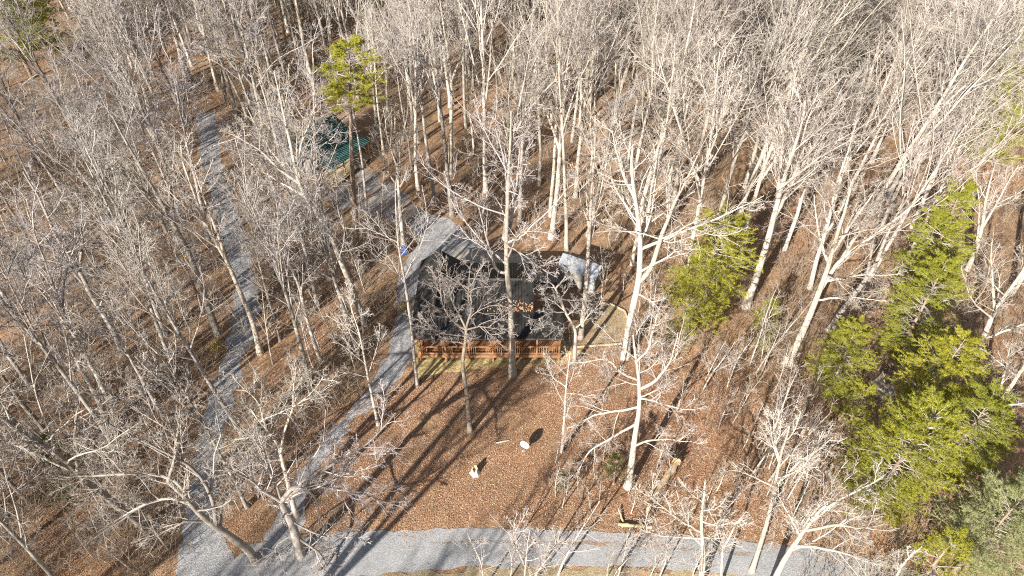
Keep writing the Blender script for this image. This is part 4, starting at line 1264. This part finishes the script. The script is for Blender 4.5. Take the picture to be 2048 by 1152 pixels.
LM = [('the white tree behind the barrel', *at(807, 492)[:2]), ('the big white forked tree', *at(1251, 714)[:2]), ('the stout lane tree', *at(435, 667)[:2]), ('the broken-topped tree', *at(228, 866)[:2]), ('the thick white leaning tree', *at(1574, 727)[:2]), ('the twin-limbed tree', *at(1660, 660)[:2]), ('the arching pale tree', *at(725, 644)[:2]), ('the stout grey slope tree', *at(610, 455)[:2]), ('the round pine trunk neighbour', *at(1478, 525)[:2]), ('the green-roofed house', -20.3, 66), ('the shed', 5.8, 46.5), ('the cabin', -3, 43), ('the blue barrel', *at(810, 508)[:2]), ('the round pine', *at(1412, 668)[:2]), ('the tallest pine', *at(1795, 690)[:2]),
      ('the brightest pine', *at(1748, 1065)[:2]), ('the massive pale trunk', *at(1491, 614)[:2]), ('the boulder', *at(266, 924)[:2]), ('the long-armed lane tree', *at(248, 712)[:2]), ('the lane\'s upper end', *at(410, 240)[:2]),
      ('the upper olive cedar', *at(218, 430)[:2]), ('the tufted pine', *at(712, 522)[:2]), ('the far dense pine', *at(1985, 330)[:2]), ('the far dark pine', *at(760, 145)[:2]), ('the boardwalk trunk', *at(1103, 476)[:2]),
      ('the far lane corner pines', *at(62, 175)[:2]), ('the far top corner pine', *at(2046, 130)[:2])]
ORD = ['nearest', 'second nearest', 'third nearest', 'fourth nearest', 'fifth nearest', 'sixth nearest', 'seventh nearest', 'eighth nearest', 'ninth nearest', 'tenth nearest', 'eleventh nearest', 'twelfth nearest',
       'thirteenth nearest', 'fourteenth nearest', 'fifteenth nearest', 'sixteenth nearest', 'seventeenth nearest', 'eighteenth nearest', 'nineteenth nearest', 'twentieth nearest'] + [f'twenty-{w_} nearest' for w_ in ('first', 'second', 'third', 'fourth', 'fifth', 'sixth', 'seventh', 'eighth', 'ninth')] + ['thirtieth nearest'] + [f'thirty-{w_} nearest' for w_ in ('first', 'second', 'third', 'fourth', 'fifth', 'sixth')] + ['farthest']
def sector(dx, dy):
    a_ = math.degrees(math.atan2(dy, dx))
    return 'behind' if 45 <= a_ < 135 else 'on the road side of' if -135 <= a_ < -45 else 'on the pine side of' if -45 <= a_ < 45 else 'on the lane side of'
LOOK = {'vase': 'fan-crowned', 'spread': 'wide-limbed', 'slim': 'slender', 'pole': 'pole-stemmed'}
buckets = {}
info = []
for i, (x, y) in enumerate(spots):
    px, py = topx(x, y)
    if px < 760 and py > 250:
        vi = rf.choice([3, 5, 6, 12, 8, 9, 11, 5, 12])
    elif px > 1250:
        vi = rf.choice([0, 1, 2, 10, 0, 1, 2, 4, 10, 3])
    else:
        vi = rf.choice([0, 1, 2, 3, 6, 7, 8, 9, 10, 5])
    nm, lx, ly = min(LM, key=lambda L_: (L_[1] - x) ** 2 + (L_[2] - y) ** 2)
    sc_ = sector(x - lx, y - ly)
    d_ = math.hypot(x - lx, y - ly)
    info.append([x, y, vi, nm, sc_, d_])
    buckets.setdefault((nm, sc_), []).append((d_, i))
rank = {}
for kx, v_ in buckets.items():
    for j, (d_, i) in enumerate(sorted(v_)):
        rank[i] = j
for i, (x, y, vi, nm, sc_, d_) in enumerate(info):
    tm, cm, st, bk_ = VARS[vi]
    lb = f'{bk_} {LOOK[st]} bare tree, {ORD[min(rank[i], len(ORD) - 1)]} {sc_} {nm}'
    t_ = thing('bare_tree', lb, 'tree', (x, y, 0), rf.uniform(0, 6.283), 'bare winter trees of the wood')
    s_ = rf.uniform(0.82, 1.16)
    t_.scale = (s_, s_, s_ * rf.uniform(0.93, 1.08))
    t_.rotation_euler = (rf.gauss(0, 0.03), rf.gauss(0, 0.03), t_.rotation_euler[2])
    link('trunk', tm, t_)
    link('crown', cm, t_)
FARS = True
# trees beyond the frame whose shadows reach the road and the slope
SD_ = np.array([math.sin(SHADOW_AZ), math.cos(SHADOW_AZ)])
cast = []
for px, py, dist in ((712, 1140, 19.0), (640, 1150, 21.0), (675, 1150, 24.0), (900, 1095, 42.0), (1010, 1095, 44.0), (1120, 1100, 41.0), (1230, 1110, 43.0), (1340, 1115, 45.0), (820, 1100, 44.0), (960, 1110, 47.0), (1180, 1100, 48.0)):
    q_ = at(px, py)[:2] - SD_ * dist
    cast.append((q_[0], q_[1]))
while len(cast) < 76:
    if len(cast) < 24:
        x, y = rf.uniform(-52, -18), rf.uniform(-26, 6)
    else:
        x, y = rf.uniform(-86, -24), rf.uniform(-22, 62)
        if topx(x, y)[0] > -180 and y > 4:
            continue
    if all((x - a_) ** 2 + (y - b_) ** 2 > 22 for a_, b_ in spots + cast):
        cast.append((x, y))
for i, (x, y) in enumerate(cast):
    tm, cm, st, bk_ = VARS[rf.choice([6, 3, 9, 11, 8])] if i > 2 else VARS[9]
    t_ = thing('bare_tree', f'{bk_} {LOOK[st]} bare tree outside the view towards the sun', 'tree', (x, y, 0), rf.uniform(0, 6.283), 'bare trees this side of the road')
    tk = link('trunk', tm, t_)
    if i < 3:
        t_.scale = (1.6, 1.6, 1.2)
        tk.scale = (1.5, 1.5, 1.0)
    link('crown', cm, t_)

# ------------------------------------------------------------------ saplings
def sapling_mesh(seed, Ht):
    rg = np.random.default_rng(seed)
    P = grow(rg, np.zeros((1, 3)), np.array([[rg.normal(0, .1), rg.normal(0, .1), 1.0]]), np.array([Ht]), 10, 0.05, 0.03)
    P[0, 0, 2] = -0.05
    rad = (0.012 * Ht ** 0.8 + 0.008) * (1 - 0.8 * np.linspace(0, 1, 10))
    A, RA, LA = sprout(rg, P, rad[None], np.array([Ht]), 13, 0.25, 0.97, (R(25), R(65)), 0.32, 6, 0.10, 0.04, 0.55, 0.011, 0.6)
    B, RB_, LB_ = sprout(rg, A, RA, LA, 5, 0.2, 0.98, (R(25), R(60)), 0.45, 4, 0.12, 0.04, 0.6, 0.009)
    C, RC, LC = sprout(rg, B, RB_, LB_, 3, 0.2, 0.98, (R(25), R(60)), 0.55, 3, 0.12, 0.04, 0.6, 0.008)
    return (tubes_mesh('stem', [(P, rad[None], 6)], M['bark_pale']), tubes_mesh('twigs', [(A, RA, 4), (B, RB_, 3), (C, RC, 3)], M['twig_pale']))
SV = [sapling_mesh(700 + i, h_) for i, h_ in enumerate((4.0, 5.5, 7.0, 3.2, 6.2, 8.0))]
ZONES = [([(450, 900), (600, 900), (570, 1000), (500, 1075), (460, 1030)], 9, 'the wedge between lane and driveway'), ([(240, 960), (370, 960), (345, 1150), (220, 1150)], 11, 'the lower lane edge'), ([(0, 330), (330, 300), (430, 640), (380, 840), (120, 860), (0, 780)], 44, 'the wooded bank beyond the lane'), ([(480, 330), (640, 400), (690, 560), (540, 560), (500, 440)], 14, 'the leafy ground above the slope'), ([(640, 380), (800, 440), (770, 600), (660, 600)], 12, 'the slope above the driveway'), ([(1300, 700), (1520, 700), (1640, 820), (1640, 1060), (1560, 1080), (1400, 1030), (1330, 900)], 46, 'the bank before the pines'), ([(560, 560), (740, 640), (760, 720), (640, 860), (480, 860), (470, 700)], 18, 'the slope between lane and driveway'),
         ([(960, 1146), (1380, 1150), (1400, 1185), (940, 1185)], 11, 'the near road verge'), ([(0, 900), (300, 880), (330, 1150), (0, 1150)], 14, 'the shadow-striped slope'), ([(1170, 560), (1320, 560), (1330, 680), (1270, 690)], 9, 'the wood edge by the tan pad'),
         ([(1110, 900), (1330, 900), (1330, 1030), (1110, 1030)], 10, 'the yard by the fallen log')]
for poly, cnt, where in ZONES:
    k = 0
    xs, ys = [p_[0] for p_ in poly], [p_[1] for p_ in poly]
    pts = []
    while k < cnt:
        px, py = rf.uniform(min(xs), max(xs)), rf.uniform(min(ys), max(ys))
        if not inpoly(px, py, poly):
            continue
        pts.append((px, py))
        k += 1
    pts.sort()
    tall_rank = {}
    tall = sorted(range(cnt), key=lambda i_: pts[i_][0])
    for i, (px, py) in enumerate(pts):
        b = at(px, py)
        vi = rf.randrange(6) if where != 'the yard by the fallen log' else rf.choice((0, 3))
        words = ('short', 'middling', 'tall', 'very short', 'rather tall', 'tallest-type')[vi]
        tall_rank[vi] = tall_rank.get(vi, -1) + 1
        words = words if words != 'tallest-type' else 'lanky'
        t_ = thing('sapling', f'{words} bare sapling on {where}, {ORD[min(tall_rank[vi], 20)].replace(" nearest", "").replace("nearest", "first")} from the lane', 'sapling', (b[0], b[1], 0), rf.uniform(0, 6.28), f'saplings on {where}')
        s_ = rf.uniform(0.8, 1.15)
        t_.scale = (s_, s_, s_)
        link('stem', SV[vi][0], t_)
        link('twig_cluster', SV[vi][1], t_)

# ------------------------------------------------------------------ brush on the forest floor (nobody could count it)
def brush_template(seed):
    rg = np.random.default_rng(seed)
    m = 11
    P0 = np.concatenate([rg.normal(0, 0.55, (m, 2)), np.full((m, 1), -0.03)], 1)
    D0 = unit(np.concatenate([rg.normal(0, 0.45, (m, 2)), np.ones((m, 1))], 1))
    L = rg.uniform(0.9, 2.6, m)
    P = grow(rg, P0, D0, L, 4, 0.14, 0.0)
    rad = np.full((m, 1), 0.013) * (1 - 0.6 * np.linspace(0, 1, 4))[None]
    A, RA, LA = sprout(rg, P, rad, L, 4, 0.25, 0.98, (R(25), R(65)), 0.42, 3, 0.15, 0.0, 0.7, 0.0075)
    v1, f1 = skin(P, rad, 3)
    v2, f2 = skin(A, RA, 3)
    return np.concatenate([v1, v2]), np.concatenate([f1, f2 + len(v1)])
def scatter(name, pts, rot, scl, pick, meshes):
    """one stuff object: templates instanced on points by geometry nodes"""
    tc = bpy.data.collections.new(name + '_kinds')
    for k_, me in enumerate(meshes):
        tc.objects.link(bpy.data.objects.new(f'{name}_{k_:02d}', me))
    me = bpy.data.meshes.new(name)
    me.vertices.add(len(pts))
    me.vertices.foreach_set('co', np.asarray(pts, np.float32).ravel())
    for nm, ty, dat in (('turn', 'FLOAT', rot), ('grow', 'FLOAT', scl), ('pick', 'INT', pick)):
        at_ = me.attributes.new(nm, ty, 'POINT')
        at_.data.foreach_set('value', np.asarray(dat, np.float32 if ty == 'FLOAT' else np.int32))
    o = link(name, me)
    o['kind'] = 'stuff'
    ng = bpy.data.node_groups.new(name, 'GeometryNodeTree')
    ng.interface.new_socket('Geometry', in_out='INPUT', socket_type='NodeSocketGeometry')
    ng.interface.new_socket('Geometry', in_out='OUTPUT', socket_type='NodeSocketGeometry')
    gi, go = ng.nodes.new('NodeGroupInput'), ng.nodes.new('NodeGroupOutput')
    ci = ng.nodes.new('GeometryNodeCollectionInfo')
    ci.inputs['Collection'].default_value = tc
    ci.inputs['Separate Children'].default_value = True
    ip = ng.nodes.new('GeometryNodeInstanceOnPoints')
    ip.inputs['Pick Instance'].default_value = True
    def att(nm, ty):
        n_ = ng.nodes.new('GeometryNodeInputNamedAttribute')
        n_.data_type = ty
        n_.inputs['Name'].default_value = nm
        return n_.outputs['Attribute']
    cb = ng.nodes.new('ShaderNodeCombineXYZ')
    ng.links.new(att('turn', 'FLOAT'), cb.inputs['Z'])
    ng.links.new(gi.outputs[0], ip.inputs['Points'])
    ng.links.new(ci.outputs[0], ip.inputs['Instance'])
    ng.links.new(att('pick', 'INT'), ip.inputs['Instance Index'])
    ng.links.new(cb.outputs[0], ip.inputs['Rotation'])
    ng.links.new(att('grow', 'FLOAT'), ip.inputs['Scale'])
    ng.links.new(ip.outputs[0], go.inputs[0])
    md_ = o.modifiers.new('scatter', 'NODES')
    md_.node_group = ng
    return o

BT = []
for i in range(8):
    v_, f_ = brush_template(900 + i)
    BT.append(mesh_np('brush', v_, [f_], [M['brush']]))
pts = []
while len(pts) < 3600:
    y = 17 + 95 * rf.random() ** 0.9
    hw = (y * CP + CZ * SP) / FPX * 1024 + 4
    x = rf.uniform(-hw, hw)
    px, py = topx(x, y)
    if py < -30:
        continue
    if len(pts) > 2700 and px > 800 and py > 200:
        continue
    if inpoly(px, py, BRUSHY) or inpoly(px, py, PINEZ) or inpoly(px, py, TUFTZ) or inpoly(px, py, FARPZ) or inpoly(px, py, CORNZ) or (inpoly(px, py, LANEZ) and not inpoly(x, y, LANEW)):
        pass
    elif blocked(x, y, 0.6):
        continue
    pts.append((x, y, 0))
rb = np.random.default_rng(5)
n = len(pts)
scatter('undergrowth', pts, rb.random(n) * 6.283, rb.uniform(0.6, 1.45, n), rb.integers(0, 8, n), BT)

# the farthest trees, past three hundred of the kind, as one mass
def joined(a_, b_):
    vs_, fs_, mi = [], [], []
    o_ = 0
    for k_, me in enumerate((a_, b_)):
        nv, nf = len(me.vertices), len(me.polygons)
        v_ = np.empty(nv * 3, np.float32)
        me.vertices.foreach_get('co', v_)
        f_ = np.empty(nf * 4, np.int32)
        me.loops.foreach_get('vertex_index', f_)
        vs_.append(v_.reshape(-1, 3))
        fs_.append(f_.reshape(-1, 4) + o_)
        mi.append(np.full(nf, k_))
        o_ += nv
    return mesh_np('far_tree', np.concatenate(vs_), fs_, [a_.materials[0], b_.materials[0]], np.concatenate(mi))
FT = [joined(VARS[k_][0], VARS[k_][1]) for k_ in (0, 1, 2, 3, 7, 8, 9, 10)]
n = len(far_spots)
scatter('distant_wood', [(x, y, 0) for x, y in far_spots], rb.random(n) * 6.283, rb.uniform(0.85, 1.15, n), rb.integers(0, len(FT), n), FT)

# ------------------------------------------------------------------ fallen leaves
rl = np.random.default_rng(31)
def leaf_patch(n, rad, seed):
    r_ = np.random.default_rng(seed)
    q_ = r_.normal(0, rad * 0.6, (n, 2))
    a_ = r_.random(n) * 6.283
    s_ = r_.uniform(0.022, 0.046, n)
    tilt = r_.normal(0, 0.22, (n, 2))
    U = np.stack([np.cos(a_), np.sin(a_), tilt[:, 0]], -1) * s_[:, None]
    V_ = np.stack([-np.sin(a_), np.cos(a_), tilt[:, 1]], -1) * (s_ * 0.62)[:, None]
    C = np.concatenate([q_, (0.018 + r_.random(n) * 0.02)[:, None]], 1)
    verts = np.stack([C - U, C + V_, C + U, C - V_], 1).reshape(-1, 3)
    return mesh_np('leaf_patch', verts, [np.arange(4 * n).reshape(-1, 4)], [M['leaf_a'], M['leaf_b'], M['leaf_c']], r_.choice(3, n, p=[0.45, 0.25, 0.30]), smooth=False)
LP = [leaf_patch(330, 1.0, 40 + i) for i in range(6)]
LITTER = [(735, 800), (790, 760), (1000, 740), (1300, 690), (1500, 760), (1620, 900), (1600, 1080), (1400, 1062), (900, 1045), (700, 1055), (625, 1040), (660, 950)]
LITW = [tuple(at(*p_)[:2]) for p_ in LITTER]
xs, ys = [p_[0] for p_ in LITW], [p_[1] for p_ in LITW]
pts = []
while len(pts) < 620:
    x, y = rl.uniform(min(xs), max(xs)), rl.uniform(min(ys), max(ys))
    if inpoly(x, y, LITW):
        pts.append((x, y, 0))
while len(pts) < 1500:
    y = 17 + 70 * rl.random()
    hw = (y * CP + CZ * SP) / FPX * 1024
    x = rl.uniform(-hw, hw)
    if blocked(x, y, 1.0) and rl.random() > 0.02:
        continue
    pts.append((x, y, 0))
pts += [(*at(px, py)[:2], 0.02) for px, py in ((1170, 660), (1200, 640), (1232, 628), (1215, 670), (1160, 684), (1240, 676), (1190, 618), (1140, 688))]
n = len(pts)
scatter('leaf_litter', pts, rl.random(n) * 6.283, rl.uniform(0.8, 1.3, n), rl.integers(0, 6, n), LP)
# leaves lying in the roof valley of the cabin
n = 120
rx, ry = rl.normal(0.1, 1.0, n).clip(-2.2, 1.6), 38.62 + np.abs(rl.normal(0, 0.35, n))
z = 3.72 + 0.463 * (ry - 38.5) + 0.055
a_ = rl.random(n) * 6.283
s_ = rl.uniform(0.05, 0.10, n)
U = np.stack([np.cos(a_), np.sin(a_), 0.463 * np.sin(a_)], -1) * s_[:, None]
V_ = np.stack([-np.sin(a_), np.cos(a_), 0.463 * np.cos(a_)], -1) * (s_ * 0.62)[:, None]
C = np.stack([rx, ry, z + rl.random(n) * 0.03], -1)
rlv = link('roof_leaf_drift', mesh_np('roof_leaf_drift', np.stack([C - U, C + V_, C + U, C - V_], 1).reshape(-1, 3), [np.arange(4 * n).reshape(-1, 4)], [M['dead_bark'], M['leaf_a'], M['leaf_c']], rl.choice(3, n), smooth=False))
rlv['kind'] = 'stuff'
seen, tt = set(), 0
for o in scene.objects:
    if o.type == 'MESH' and o.data.name not in seen:
        seen.add(o.data.name)
        tt += sum(len(p_.vertices) - 2 for p_ in o.data.polygons) if len(o.data.polygons) < 2000 else len(o.data.loops) - 2 * len(o.data.polygons)
print('unique triangles', tt)
